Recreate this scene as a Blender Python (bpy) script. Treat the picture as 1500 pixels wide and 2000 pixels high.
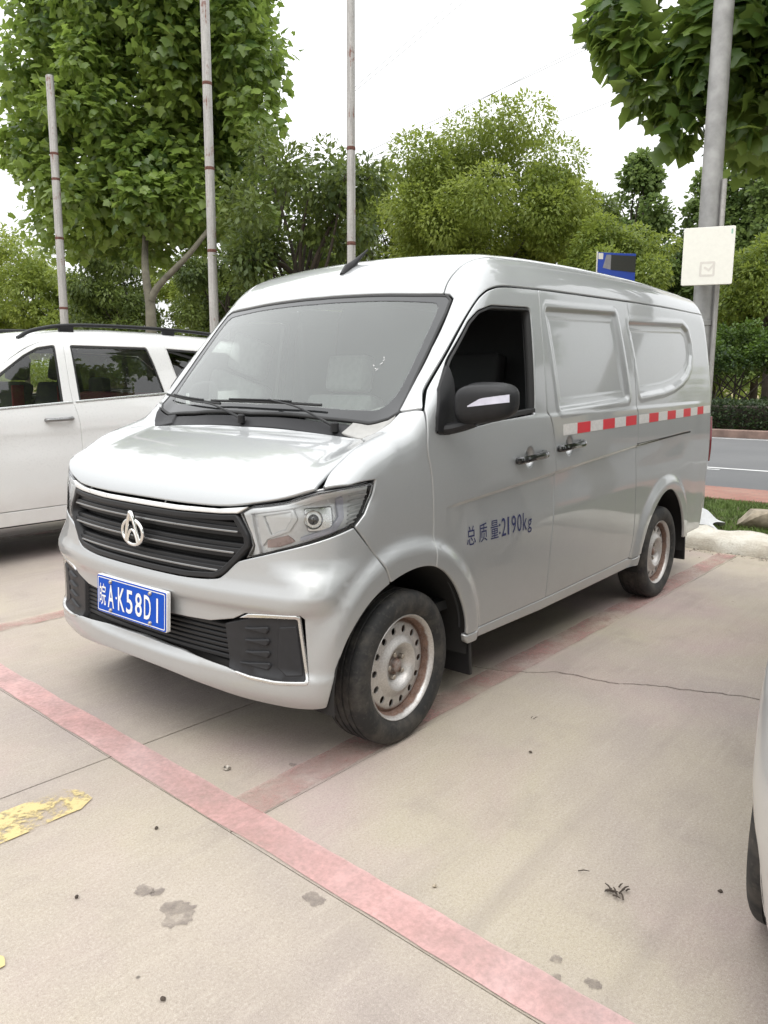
import bpy, bmesh, math, random
import numpy as np
from mathutils import Vector, Matrix
from mathutils.geometry import delaunay_2d_cdt

SC = bpy.context.scene
COL = SC.collection
for _o in list(bpy.data.objects): bpy.data.objects.remove(_o)

# ---------------------------------------------------------------- camera, sky, sun, exposure
cam_d = bpy.data.cameras.new('camera'); cam = bpy.data.objects.new('camera', cam_d); COL.objects.link(cam)
cam_d.sensor_fit = 'VERTICAL'; cam_d.sensor_height = 24.0; cam_d.lens = 24.0 * 1527.5 / 2000.0
cam_d.clip_start = 0.05; cam_d.clip_end = 2000.0
_p, _a, _r = math.radians(9.41), math.radians(38.98), 0.0046
_fw = Vector((math.cos(_a) * math.cos(_p), math.sin(_a) * math.cos(_p), -math.sin(_p)))
_ri = Vector((math.sin(_a), -math.cos(_a), 0)); _up = _ri.cross(_fw)
_ri, _up = _ri * math.cos(_r) + _up * math.sin(_r), _up * math.cos(_r) - _ri * math.sin(_r)
_m = Matrix((_ri, _up, -_fw)).transposed().to_4x4(); _m.translation = Vector((-1.60, -2.518, 1.345))
cam.matrix_world = _m
SC.camera = cam

SUN_EL, SUN_AZ = math.radians(58), math.radians(215)          # azimuth measured from +x towards +y
w = bpy.data.worlds.new('World'); SC.world = w; w.use_nodes = True
nt = w.node_tree; nt.nodes.clear()
def _n(t, **k):
    n = nt.nodes.new(t)
    for a, b in k.items(): setattr(n, a, b)
    return n
sky = _n('ShaderNodeTexSky'); sky.sky_type = 'NISHITA'; sky.sun_disc = False
sky.sun_elevation = SUN_EL; sky.sun_rotation = math.pi / 2 - SUN_AZ; sky.air_density = 1.0; sky.dust_density = 4.0
hs = _n('ShaderNodeHueSaturation'); hs.inputs['Saturation'].default_value = 0.25
nt.links.new(sky.outputs[0], hs.inputs['Color'])
bg1 = _n('ShaderNodeBackground'); bg1.inputs['Strength'].default_value = 0.05; nt.links.new(hs.outputs[0], bg1.inputs['Color'])
# even cloud deck (overcast luminance rises from the horizon to the zenith)
geo = _n('ShaderNodeNewGeometry'); sep = _n('ShaderNodeSeparateXYZ'); nt.links.new(geo.outputs['Incoming'], sep.inputs[0])
mz = _n('ShaderNodeMath', operation='MULTIPLY'); mz.inputs[1].default_value = -1.0; nt.links.new(sep.outputs['Z'], mz.inputs[0])
mx = _n('ShaderNodeMath', operation='MAXIMUM'); mx.inputs[1].default_value = 0.0; nt.links.new(mz.outputs[0], mx.inputs[0])
ma = _n('ShaderNodeMath', operation='MULTIPLY_ADD'); ma.inputs[1].default_value = 1.55; ma.inputs[2].default_value = 0.85; nt.links.new(mx.outputs[0], ma.inputs[0])
bg2 = _n('ShaderNodeBackground'); bg2.inputs['Color'].default_value = (0.985, 0.995, 1.0, 1); nt.links.new(ma.outputs[0], bg2.inputs['Strength'])
add = _n('ShaderNodeAddShader'); nt.links.new(bg1.outputs[0], add.inputs[0]); nt.links.new(bg2.outputs[0], add.inputs[1])
out = _n('ShaderNodeOutputWorld'); nt.links.new(add.outputs[0], out.inputs['Surface'])

sun_d = bpy.data.lights.new('sun', 'SUN'); sun_d.energy = 0.8; sun_d.angle = math.radians(40); sun_d.color = (1, .97, .92)
sun = bpy.data.objects.new('sun', sun_d); COL.objects.link(sun)
_sd = Vector((math.cos(SUN_EL) * math.cos(SUN_AZ), math.cos(SUN_EL) * math.sin(SUN_AZ), math.sin(SUN_EL)))
sun.rotation_euler = _sd.to_track_quat('Z', 'Y').to_euler(); sun.location = _sd * 60

SC.view_settings.view_transform = 'Standard'; SC.view_settings.look = 'None'
SC.view_settings.exposure = 0.10; SC.view_settings.gamma = 1.0; SC.view_settings.use_curve_mapping = False
SC.render.engine = 'CYCLES'
try:
    SC.cycles.use_denoising = True; SC.cycles.max_bounces = 6; SC.cycles.transparent_max_bounces = 12; SC.cycles.caustics_reflective = False; SC.cycles.caustics_refractive = False
except Exception: pass

random.seed(7); RNG = np.random.default_rng(11)
# ---------------------------------------------------------------- materials
class NT:
    def __init__(s, name):
        s.m = bpy.data.materials.new(name); s.m.use_nodes = True; s.t = s.m.node_tree; s.t.nodes.clear()
        s.out = s.t.nodes.new('ShaderNodeOutputMaterial')
    def n(s, t, ins=None, **k):
        n = s.t.nodes.new(t)
        for a, b in k.items(): setattr(n, a, b)
        for a, b in (ins or {}).items():
            if hasattr(b, 'is_linked') or hasattr(b, 'links'): s.t.links.new(b, n.inputs[a])
            else: n.inputs[a].default_value = b
        return n
    def noise(s, vec, scale, detail=4, rough=.55, dist=0.):
        return s.n('ShaderNodeTexNoise', {'Vector': vec, 'Scale': scale, 'Detail': detail, 'Roughness': rough, 'Distortion': dist}).outputs[0]
    def ramp(s, fac, a, b, ca=0., cb=1.):
        return s.n('ShaderNodeMapRange', {'Value': fac, 'From Min': a, 'From Max': b, 'To Min': ca, 'To Max': cb}, clamp=True).outputs[0]
    def mix(s, fac, a, b, mode='MIX'):
        n = s.n('ShaderNodeMix', data_type='RGBA', blend_type=mode)
        for i, v in ((0, fac), (6, a), (7, b)):
            if hasattr(v, 'links'): s.t.links.new(v, n.inputs[i])
            else: n.inputs[i].default_value = (v if i == 0 else (*v, 1) if len(v) == 3 else v)
        return n.outputs[2]
    def math(s, op, a, b=0., c=0.):
        n = s.n('ShaderNodeMath', operation=op)
        for i, v in enumerate((a, b, c)):
            if hasattr(v, 'links'): s.t.links.new(v, n.inputs[i])
            else: n.inputs[i].default_value = v
        return n.outputs[0]
    def bump(s, h, strength=.3, dist=.01):
        return s.n('ShaderNodeBump', {'Height': h, 'Strength': strength, 'Distance': dist}).outputs[0]
    def pos(s): return s.n('ShaderNodeNewGeometry').outputs['Position']
    def obj(s): return s.n('ShaderNodeTexCoord').outputs['Object']
    def bsdf(s, **k):
        ins = {a.replace('_', ' '): (b if (hasattr(b, 'links') or not isinstance(b, tuple) or len(b) != 3) else (*b, 1)) for a, b in k.items()}
        return s.n('ShaderNodeBsdfPrincipled', ins)
    def done(s, sh, disp=None):
        s.t.links.new(sh if hasattr(sh, 'links') else sh.outputs[0], s.out.inputs['Surface']); return s.m

def plain(name, col, rough=.5, metal=0., coat=0., var=.12, scale=30., bump=0., bscale=200., spec=.5):
    m = NT(name); p = m.obj()
    nz = m.noise(p, scale, 4)
    c = m.mix(m.ramp(nz, .3, .7), tuple(x * (1 - var) for x in col), tuple(min(1, x * (1 + var)) for x in col))
    k = dict(Base_Color=c, Roughness=m.ramp(nz, .2, .8, max(0, rough - .06), min(1, rough + .06)), Metallic=metal, Coat_Weight=coat, Coat_Roughness=.04, Specular_IOR_Level=spec)
    if bump: k['Normal'] = m.bump(m.noise(p, bscale, 3), bump, .002)
    return m.done(m.bsdf(**k))

def paint(name, col, metal, rough, dirt=(.30, .26, .21), coat=1.0, dust=.35):
    m = NT(name); p = m.obj()
    fl = m.noise(p, 1400, 1)
    c0 = m.mix(m.ramp(fl, .35, .65), tuple(x * .93 for x in col), tuple(min(1, x * 1.06) for x in col))
    n1 = m.noise(p, 3.0, 6, .62); n2 = m.noise(p, 60, 3, .6); n3 = m.noise(p, 340, 2)
    z = m.n('ShaderNodeSeparateXYZ', {0: p}).outputs['Z']
    low = m.ramp(z, .75, .25)                                   # road film thickens towards the wheels
    film = m.math('MULTIPLY', m.math('MULTIPLY', low, m.ramp(n1, .35, .75)), dust)
    film = m.math('ADD', film, m.math('MULTIPLY', m.ramp(n1, .5, .8), .05))
    spk = m.math('MULTIPLY', m.ramp(n3, .70, .76), m.math('MULTIPLY', low, .45))
    far = m.math('MULTIPLY', m.ramp(m.noise(p, 210, 2), .77, .80), .35)                 # sparse specks everywhere
    scr = m.n('ShaderNodeMapping', {'Vector': p, 'Scale': (2., 2., 60.), 'Rotation': (.2, .1, .4)}).outputs[0]
    scu = m.math('MULTIPLY', m.ramp(m.noise(scr, 2.2, 5, .7), .70, .78), m.math('MULTIPLY', low, .22))
    d = m.math('MINIMUM', m.math('ADD', m.math('ADD', film, spk), m.math('ADD', far, scu)), .9)
    c = m.mix(d, c0, dirt)
    b = m.bsdf(Base_Color=c, Metallic=m.math('MULTIPLY', m.math('SUBTRACT', 1., d), metal), Roughness=m.math('ADD', m.math('MULTIPLY', d, .4), m.ramp(n2, .3, .7, rough - .02, rough + .03)),
               Coat_Weight=m.math('MULTIPLY', m.math('SUBTRACT', 1., d), coat), Coat_Roughness=m.ramp(n2, .3, .7, .03, .07), Coat_IOR=1.5)
    return m.done(b)

def glass(name, tint, refl_boost=1.0, haze=0.0, haze_col=(.6, .62, .6), rough=.0):
    """thin pane: tinted see-through film with real Fresnel mirror and an optional patchy diffuse haze"""
    m = NT(name); p = m.obj()
    fr = m.n('ShaderNodeFresnel', {'IOR': 1.52}).outputs[0]
    fac = m.math('MINIMUM', m.math('MULTIPLY', fr, 1.75 * refl_boost), 1.)
    tr = m.n('ShaderNodeBsdfTransparent', {'Color': (*tint, 1)}); gl = m.n('ShaderNodeBsdfGlossy', {'Color': (1, 1, 1, 1), 'Roughness': rough})
    a = m.n('ShaderNodeMixShader', {0: fac, 1: tr.outputs[0], 2: gl.outputs[0]})
    if haze > 0:
        df = m.n('ShaderNodeBsdfDiffuse', {'Color': (*haze_col, 1)})
        hz = m.math('MULTIPLY', m.ramp(m.noise(p, 2.2, 5, .6), .2, .8, .6, 1.3), haze)
        a = m.n('ShaderNodeMixShader', {0: hz, 1: a.outputs[0], 2: df.outputs[0]})
    return m.done(a)

M = {}
M['silver'] = paint('silver_paint', (.435, .445, .448), .70, .47)
M['white'] = paint('white_paint', (.74, .745, .74), 0., .28, dirt=(.45, .41, .36), dust=.45)
M['silver2'] = paint('pale_silver_paint', (.56, .565, .56), .45, .34)
M['chrome'] = plain('chrome', (.78, .78, .76), .12, 1., var=.04)
M['satin'] = plain('satin_metal', (.62, .62, .61), .28, 1., var=.05)
M['black'] = plain('black_plastic', (.014, .014, .015), .45, bump=.15, bscale=500, spec=.3)
M['gloss_black'] = plain('gloss_black', (.012, .012, .013), .12, coat=.6)
M['rubber'] = plain('seal_rubber', (.012, .012, .012), .55)
M['grey_plastic'] = plain('grey_plastic', (.022, .022, .024), .48, bump=.15, bscale=500, spec=.3)
M['cap_grey'] = plain('pale_grey_cap', (.34, .335, .32), .45)
M['frit'] = plain('frit_black', (.016, .017, .018), .06, coat=.5)
M['under'] = plain('underbody', (.012, .011, .010), .85)
M['trim'] = plain('cabin_trim', (.030, .031, .033), .7)
M['dash'] = plain('dash_plastic', (.22, .22, .215), .65)
M['strip'] = plain('grille_strip', (.26, .26, .26), .3, .8, var=.06)
M['seat'] = plain('seat_cover', (.46, .46, .45), .6)
M['seat_dark'] = plain('dark_seat', (.03, .03, .032), .75)
M['seat_red'] = plain('red_seat', (.30, .015, .03), .75)
M['lampwhite'] = plain('lamp_diffuser', (.62, .62, .72), .3, coat=.5)
M['lamprib'] = plain('lamp_reflector', (.88, .88, .88), .2, .12, coat=.6, var=.04)
M['lampgrey'] = plain('lamp_grey', (.78, .78, .78), .25, .1, coat=.5)
M['lampdark'] = plain('lamp_dark', (.05, .05, .055), .2, coat=1.)
M['amber'] = plain('reflex_red', (.50, .36, .33), .3)
M['brightbar'] = plain('bright_bar', (.72, .72, .71), .3, .5, var=.06)
M['lens'] = glass('lamp_lens', (.97, .98, .98), .7)
M['windscreen'] = glass('windscreen_glass', (.70, .77, .73), 1.0, .10, (.50, .56, .52))
M['sideglass'] = glass('side_glass', (.78, .81, .79), .9, .01)
M['privacy'] = glass('privacy_glass', (.10, .11, .11), 1.0, .0)
M['red_tape'] = plain('red_tape', (.56, .006, .02), .4, coat=.1, var=.08, scale=90)
M['white_tape'] = plain('white_tape', (.58, .56, .54), .4, coat=.3, var=.10, scale=90)
M['tail'] = plain('tail_lens', (.16, .012, .02), .12, coat=1.)
M['blue'] = plain('plate_blue', (.002, .065, .42), .35, var=.06, spec=.15)
M['platewhite'] = plain('plate_white', (.75, .74, .73), .4, var=.05)
M['print'] = plain('navy_print', (.018, .022, .085), .55, var=.5, scale=220)
M['bolt'] = plain('bolt_steel', (.42, .38, .33), .45, .8, var=.3, scale=150)

def _tyre():
    m = NT('tyre_rubber'); p = m.obj(); n = m.noise(p, 9, 6, .65); n2 = m.noise(p, 55, 4)
    c = m.mix(m.ramp(n, .45, .75), (.014, .014, .014), (.075, .066, .055))
    c = m.mix(m.math('MULTIPLY', m.ramp(n2, .55, .75), .35), c, (.11, .10, .085))
    return m.done(m.bsdf(Base_Color=c, Roughness=.75, Normal=m.bump(n2, .25, .003)))
M['tyre'] = _tyre()
def _rim():
    m = NT('rusty_steel_wheel'); p = m.obj(); s = m.n('ShaderNodeSeparateXYZ', {0: p})
    r = m.math('SQRT', m.math('ADD', m.math('POWER', s.outputs['X'], 2.), m.math('POWER', s.outputs['Z'], 2.)))
    n = m.noise(p, 28, 6, .7); n2 = m.noise(p, 160, 3)
    edge = m.math('ADD', m.ramp(r, .160, .174, 0, .85), m.math('ADD', m.ramp(r, .058, .035, 0, .45), m.ramp(r, .182, .190, 0, -.80)))
    rust = m.ramp(m.math('ADD', n, edge), .62, 1.02)
    rust = m.math('MULTIPLY', rust, m.ramp(n2, .2, .6, .75, 1.))
    silver = m.mix(m.ramp(n2, .3, .7), (.42, .40, .38), (.56, .54, .52))
    rc = m.mix(m.ramp(n, .3, .7), (.085, .042, .028), (.20, .115, .08))
    c = m.mix(rust, silver, rc)
    return m.done(m.bsdf(Base_Color=c, Metallic=m.math('MULTIPLY', m.math('SUBTRACT', 1., rust), .55), Roughness=m.ramp(rust, 0, 1, .38, .85), Normal=m.bump(n2, .15, .002)))
M['rim'] = _rim()
# ---------------------------------------------------------------- geometry library
def tab(pts, sig=0.02, n=3000, smooth=False):
    """smoothed piecewise-linear table -> callable"""
    p = np.array(pts, float)
    if smooth: p = spline(p, 8)
    lo, hi = p[0, 0] - 1.0, p[-1, 0] + 1.0
    xs = np.linspace(lo, hi, n)
    ys = np.interp(xs, p[:, 0], p[:, 1])
    # linear extrapolation
    s0 = (p[1, 1] - p[0, 1]) / (p[1, 0] - p[0, 0]); s1 = (p[-1, 1] - p[-2, 1]) / (p[-1, 0] - p[-2, 0])
    ys = np.where(xs < p[0, 0], p[0, 1] + s0 * (xs - p[0, 0]), ys)
    ys = np.where(xs > p[-1, 0], p[-1, 1] + s1 * (xs - p[-1, 0]), ys)
    if sig > 0:
        dx = xs[1] - xs[0]
        m = int(4 * sig / dx) + 1
        k = np.exp(-0.5 * (np.arange(-m, m + 1) * dx / sig) ** 2); k /= k.sum()
        ys = np.convolve(np.pad(ys, m, mode='reflect', reflect_type='odd'), k, mode='valid')
    return lambda x: np.interp(x, xs, ys)

def smax(a, b, k):
    h = np.clip(0.5 + 0.5 * (a - b) / k, 0, 1)
    return b * (1 - h) + a * h + k * h * (1 - h)

def sstep(a, b, x):
    t = np.clip((x - a) / (b - a), 0, 1)
    return t * t * t * (t * (t * 6 - 15) + 10)

def polysdf(px, pz, poly):
    """signed distance (negative inside) of points to polygon"""
    poly = np.asarray(poly, float)
    d = np.full(px.shape, 1e9); ins = np.zeros(px.shape, bool)
    for i in range(len(poly)):
        ax, az = poly[i]; bx_, bz = poly[(i + 1) % len(poly)]
        ex, ez = bx_ - ax, bz - az
        t = np.clip(((px - ax) * ex + (pz - az) * ez) / (ex * ex + ez * ez + 1e-12), 0, 1)
        d = np.minimum(d, np.hypot(px - ax - t * ex, pz - az - t * ez))
        c = (az > pz) != (bz > pz)
        with np.errstate(divide='ignore', invalid='ignore'):
            xi = ax + (pz - az) * ex / ez
        ins ^= c & (px < xi)
    return np.where(ins, -d, d)

def roundpoly(pts, r, n=6):
    """round every corner of a closed polygon; r number or list"""
    pts = [np.array(p, float) for p in pts]; out = []
    N = len(pts)
    for i in range(N):
        p = pts[i]; a = pts[i - 1] - p; b = pts[(i + 1) % N] - p
        la, lb = np.linalg.norm(a), np.linalg.norm(b); a /= la; b /= lb
        rr = r[i] if hasattr(r, '__len__') else r
        if rr <= 0: out.append(p); continue
        ang = math.acos(np.clip(a @ b, -1, 1)); d = min(rr / math.tan(ang / 2), 0.48 * la, 0.48 * lb)
        s, e = p + a * d, p + b * d
        for k in range(n + 1):
            t = k / n
            out.append((1 - t) ** 2 * s + 2 * t * (1 - t) * p + t * t * e)
    return np.array(out)

def densify(pts, step, closed=True):
    pts = np.asarray(pts, float); out = []
    N = len(pts)
    for i in range(N if closed else N - 1):
        a, b = pts[i], pts[(i + 1) % N]
        n = max(1, int(np.ceil(np.linalg.norm(b - a) / step)))
        for k in range(n): out.append(a + (b - a) * k / n)
    if not closed: out.append(pts[-1])
    return np.array(out)

def spline(pts, n=8):
    """open Catmull-Rom through points"""
    p = np.asarray(pts, float); P = np.vstack([2 * p[0] - p[1], p, 2 * p[-1] - p[-2]]); out = []
    for i in range(1, len(P) - 2):
        for k in range(n):
            t = k / n
            out.append(0.5 * ((2 * P[i]) + (-P[i-1] + P[i+1]) * t + (2*P[i-1] - 5*P[i] + 4*P[i+1] - P[i+2]) * t*t + (-P[i-1] + 3*P[i] - 3*P[i+1] + P[i+2]) * t**3))
    out.append(p[-1])
    return np.array(out)

class Proj:
    """2-D charts of a body: rays start inside the body and run outwards"""
    def __init__(s, kind, a=0., b=0., R=1., c=0.): s.kind, s.a, s.b, s.R, s.c = kind, a, b, R, c
    def to2(s, P):
        P = np.asarray(P, float); x, y, z = P[:, 0], P[:, 1], P[:, 2]
        if s.kind == 'side': return np.stack([x, z], 1)
        if s.kind == 'top': return np.stack([x, y], 1)
        if s.kind == 'xcyl': return np.stack([x, s.R * np.arctan2(z - s.b, -(y - s.a))], 1)
        if s.kind == 'zcyl': return np.stack([s.R * np.arctan2(y, s.a - x), z], 1)
        if s.kind == 'rear': return np.stack([s.R * np.arctan2(y, x - s.a), z], 1)
    def ray(s, q):
        u, v = q[:, 0], q[:, 1]; o = np.zeros_like(u)
        if s.kind == 'side': return np.stack([u, o - 0.2, v], 1), np.stack([o, o - 1, o], 1)
        if s.kind == 'top': return np.stack([u, v, o + s.b], 1), np.stack([o, o, o + 1], 1)
        if s.kind == 'xcyl':
            t = v / s.R; return np.stack([u, o + s.a, o + s.b], 1), np.stack([o, -np.cos(t), np.sin(t)], 1)
        if s.kind == 'zcyl':
            t = u / s.R; return np.stack([o + s.a, o, v], 1), np.stack([-np.cos(t), np.sin(t), o], 1)
        if s.kind == 'rear':
            t = u / s.R; return np.stack([o + s.a, o, v], 1), np.stack([np.cos(t), np.sin(t), o], 1)

class Body:
    def __init__(s, f): s.f = f
    def normal(s, P, e=0.002):
        g = np.zeros_like(P)
        for i in range(3):
            d = np.zeros(3); d[i] = e
            g[:, i] = s.f(P + d) - s.f(P - d)
        return g / (np.linalg.norm(g, axis=1, keepdims=True) + 1e-12)
    def shoot(s, O, D, tmax=2.4, n=40):
        """outermost crossing along rays, seen from outside"""
        lo = np.zeros(len(O)); hi = np.full(len(O), tmax); found = np.zeros(len(O), bool)
        ts = np.linspace(tmax, 0, n)
        for i in range(1, n):
            fv = s.f(O + D * ts[i]) < 0
            new = fv & ~found
            lo[new] = ts[i]; hi[new] = ts[i - 1]; found |= new
            if found.all(): break
        for _ in range(22):
            m = 0.5 * (lo + hi); c = s.f(O + D * m[:, None]) < 0
            lo = np.where(c, m, lo); hi = np.where(c, hi, m)
        return O + D * (0.5 * (lo + hi))[:, None]
    def at(s, pr, q):
        O, D = pr.ray(np.asarray(q, float)); return s.shoot(O, D)
# ---------------------------------------------------------------- the silver van's body as an implicit surface
WF, WR, WRAD = 0.624, 3.275, 0.292          # wheel centres (x) and tyre radius
_zc = tab([(-.3, .80), (.0, .925), (.08, .975), (.20, 1.033), (.35, 1.090), (.48, 1.130), (.56, 1.153), (.595, 1.190), (.635, 1.2375), (.84, 1.4805), (.95, 1.609), (1.05, 1.722), (1.12, 1.800), (1.20, 1.858), (1.35, 1.915), (1.6, 1.944), (2.0, 1.964), (2.6, 1.983), (3.3, 1.990), (4.0, 1.978), (4.4, 1.965)], .018, smooth=True)
_wz = tab([(.10, .795), (.26, .818), (.33, .828), (.50, .836), (.75, .842), (.95, .845), (1.10, .842), (1.20, .839), (1.30, .834), (1.5, .811), (1.7, .781), (1.85, .752), (2.1, .70)], .03, smooth=True)
_xf = tab([(.10, .13), (.24, .060), (.285, .026), (.31, .020), (.365, .022), (.385, .040), (.50, .040), (.575, .038), (.603, .020), (.64, .021), (.675, .034), (.72, .041), (.80, .048), (.93, .058), (.97, .066), (1.2, .12)], .007)
_xr = tab([(.2, 4.24), (.35, 4.28), (.9, 4.33), (1.2, 4.31), (1.5, 4.28), (1.8, 4.24), (2.0, 4.20)], .04)
_kt = tab([(.0, .10), (.4, .10), (.6, .07), (1.05, .08), (1.5, .17), (4.3, .18)], .05)
_win = tab([(.15, 0), (.5, 1), (1.15, 1), (1.7, 0)], .06)
_crn = tab([(.0, .06), (.3, .035), (.7, .01), (1.1, .03), (1.5, .075), (4.2, .075)], .06)
_crease = tab([(.78, .868), (1.127, .893), (1.685, .930), (2.716, 1.000), (3.7, 1.045)], .05)
PANEL1 = [(1.725, 1.655), (2.475, 1.685), (2.575, 1.285), (1.80, 1.250)]
PANEL2 = [(2.69, 1.655), (3.58, 1.692), (3.66, 1.665), (3.695, 1.60), (3.70, 1.535), (3.67, 1.475), (3.60, 1.425), (3.49, 1.385), (3.34, 1.350), (3.15, 1.325), (2.79, 1.300)]
HANDLES = [(1.487, 1.022), (1.875, 1.050)]
def van_f(P):
    x, y, z = P[:, 0], P[:, 1], P[:, 2]; Y = np.abs(y); Y2 = Y * Y
    zt = _zc(x - .13 * Y2 * _win(x)) - _crn(x) * Y2
    zt = zt + .034 * sstep(.60, .78, Y) * sstep(.22, .45, x) * sstep(.80, .60, x)
    sl = (_zc(x + .01) - _zc(x - .01)) / .02
    gt = (z - zt) / np.sqrt(1 + sl * sl)
    gf = (_xf(z) + .22 * np.power(Y + 1e-6, 2.3)) - x
    w = _wz(z) - .018 * sstep(3.0, 4.3, x) - .012 * sstep(1.0, .3, x)
    # wheel-arch flares
    for xw in (WF, WR):
        d = np.hypot(x - xw, z - .29)
        w = w + .024 * sstep(.515, .435, d)
    # character line: bulge above, tuck below
    cz = _crease(x); am = sstep(.80, 1.05, x) * (1 - sstep(3.45, 3.75, x))
    w = w - am * .011 * (sstep(cz + .006, cz - .012, z) * sstep(cz - .26, cz - .015, z))
    w = w + .010 * sstep(.42, .33, z) * sstep(1.0, 1.2, x) * (1 - sstep(2.6, 2.8, x)) * 0
    # shoulder under the windows
    w = w + .006 * sstep(1.215, 1.190, z - .02 * (x - 1.6) / 2) * sstep(.9, 1.1, x) * (1 - sstep(3.7, 4.0, x))
    # blanked windows: raised rim with a sunk field
    sel = (z > 1.1) & (x > 1.55) & (x < 3.9)
    if sel.any():
        xs_, zs_ = x[sel], z[sel]; add = np.zeros(xs_.shape)
        for pl, rr in ((PANEL1, .035), (PANEL2, .03)):
            d = polysdf(xs_, zs_, pl) - rr
            add += -.015 * sstep(.006, -.030, d) + .0035 * sstep(.036, .008, d) * sstep(-.024, .006, d)
            add += -.003 * sstep(-.046, -.064, d)
        w[sel] += add
    # finger cups behind the door handles
    for hx, hz in HANDLES:
        d = np.hypot((x - hx) / .045, (z - hz) / .052)
        w = w - .026 * sstep(1.0, .45, d)
    gs = Y - w
    gr = x - (_xr(z) - .07 * Y2)
    f = smax(gt, gf, .065)
    f = smax(f, gr, .10)
    f = smax(f, gs, _kt(x) + .14 * sstep(.64, .78, z) * sstep(1.02, .93, z) * sstep(.6, .35, x) + .03 * sstep(.64, .6, z) * sstep(.6, .4, x))
    return f
VAN = Body(van_f)
P_SIDE = Proj('side'); P_TOP = Proj('top', b=.7); P_RAIL = Proj('xcyl', 0., .9, 1.0); P_FEND = Proj('xcyl', -.35, .62, .5); P_FRONT = Proj('zcyl', .95, R=.9); P_REAR = Proj('rear', 3.3, R=.9)
# ---------------------------------------------------------------- object helpers
def props(o, label=None, cat=None, group=None, kind=None):
    if label: o['label'] = label
    if cat: o['category'] = cat
    if group: o['group'] = group
    if kind: o['kind'] = kind
    return o
def thing(name, label, cat, loc=(0, 0, 0), rz=0., group=None):
    o = bpy.data.objects.new(name, None); COL.objects.link(o); o.location = loc; o.rotation_euler = (0, 0, rz)
    o.empty_display_size = .2
    return props(o, label, cat, group)
def link(name, me, mat, parent=None, loc=None):
    o = bpy.data.objects.new(name, me); COL.objects.link(o)
    if mat is not None and not me.materials: me.materials.append(M[mat] if isinstance(mat, str) else mat)
    if parent is not None: o.parent = parent
    if loc is not None: o.location = loc
    return o
def mesh_np(name, V, F, N=None, smooth=True):
    me = bpy.data.meshes.new(name)
    me.from_pydata(np.asarray(V, float).tolist(), [], [tuple(int(i) for i in f) for f in F])
    me.polygons.foreach_set('use_smooth', np.full(len(me.polygons), smooth))
    me.update()
    if N is not None: me.normals_split_custom_set_from_vertices([tuple(n) for n in np.asarray(N, float)])
    return me
def area2(p):
    x, y = p[:, 0], p[:, 1]; return .5 * np.sum(x * np.roll(y, -1) - np.roll(x, -1) * y)
def offset2(p, d):
    """move a CCW polygon inwards by d"""
    e = np.roll(p, -1, 0) - p; L = np.linalg.norm(e, axis=1, keepdims=True) + 1e-12; e = e / L
    n = np.stack([-e[:, 1], e[:, 0]], 1); np_ = np.roll(n, 1, 0)
    m = n + np_; q = np.sum(m * m, 1, keepdims=True); m = m / np.maximum(q, .8) * 2
    return p + m * d
def cdt(rings, grid):
    """rings: outer CCW + holes, returns verts, tris (only inside)"""
    pts = np.vstack(rings + ([grid] if len(grid) else [])); edges = []; k = 0
    for r in rings:
        n = len(r); edges += [(k + i, k + (i + 1) % n) for i in range(n)]; k += n
    vo, eo, fo, ov, oe, of = delaunay_2d_cdt([Vector(p) for p in pts], edges, [], 0, 1e-7)
    V = np.array([tuple(v) for v in vo]); F = np.array([f for f in fo if len(f) == 3])
    c = V[F].mean(1); ok = polysdf(c[:, 0], c[:, 1], rings[0]) < 0
    for h in rings[1:]: ok &= polysdf(c[:, 0], c[:, 1], h) > 0
    back = {}
    for i, o in enumerate(ov):
        for j in o: back[j] = i
    rid = []; k = 0
    for r in rings: rid.append([back[k + i] for i in range(len(r))]); k += len(r)
    return V, F[ok], rid
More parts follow.
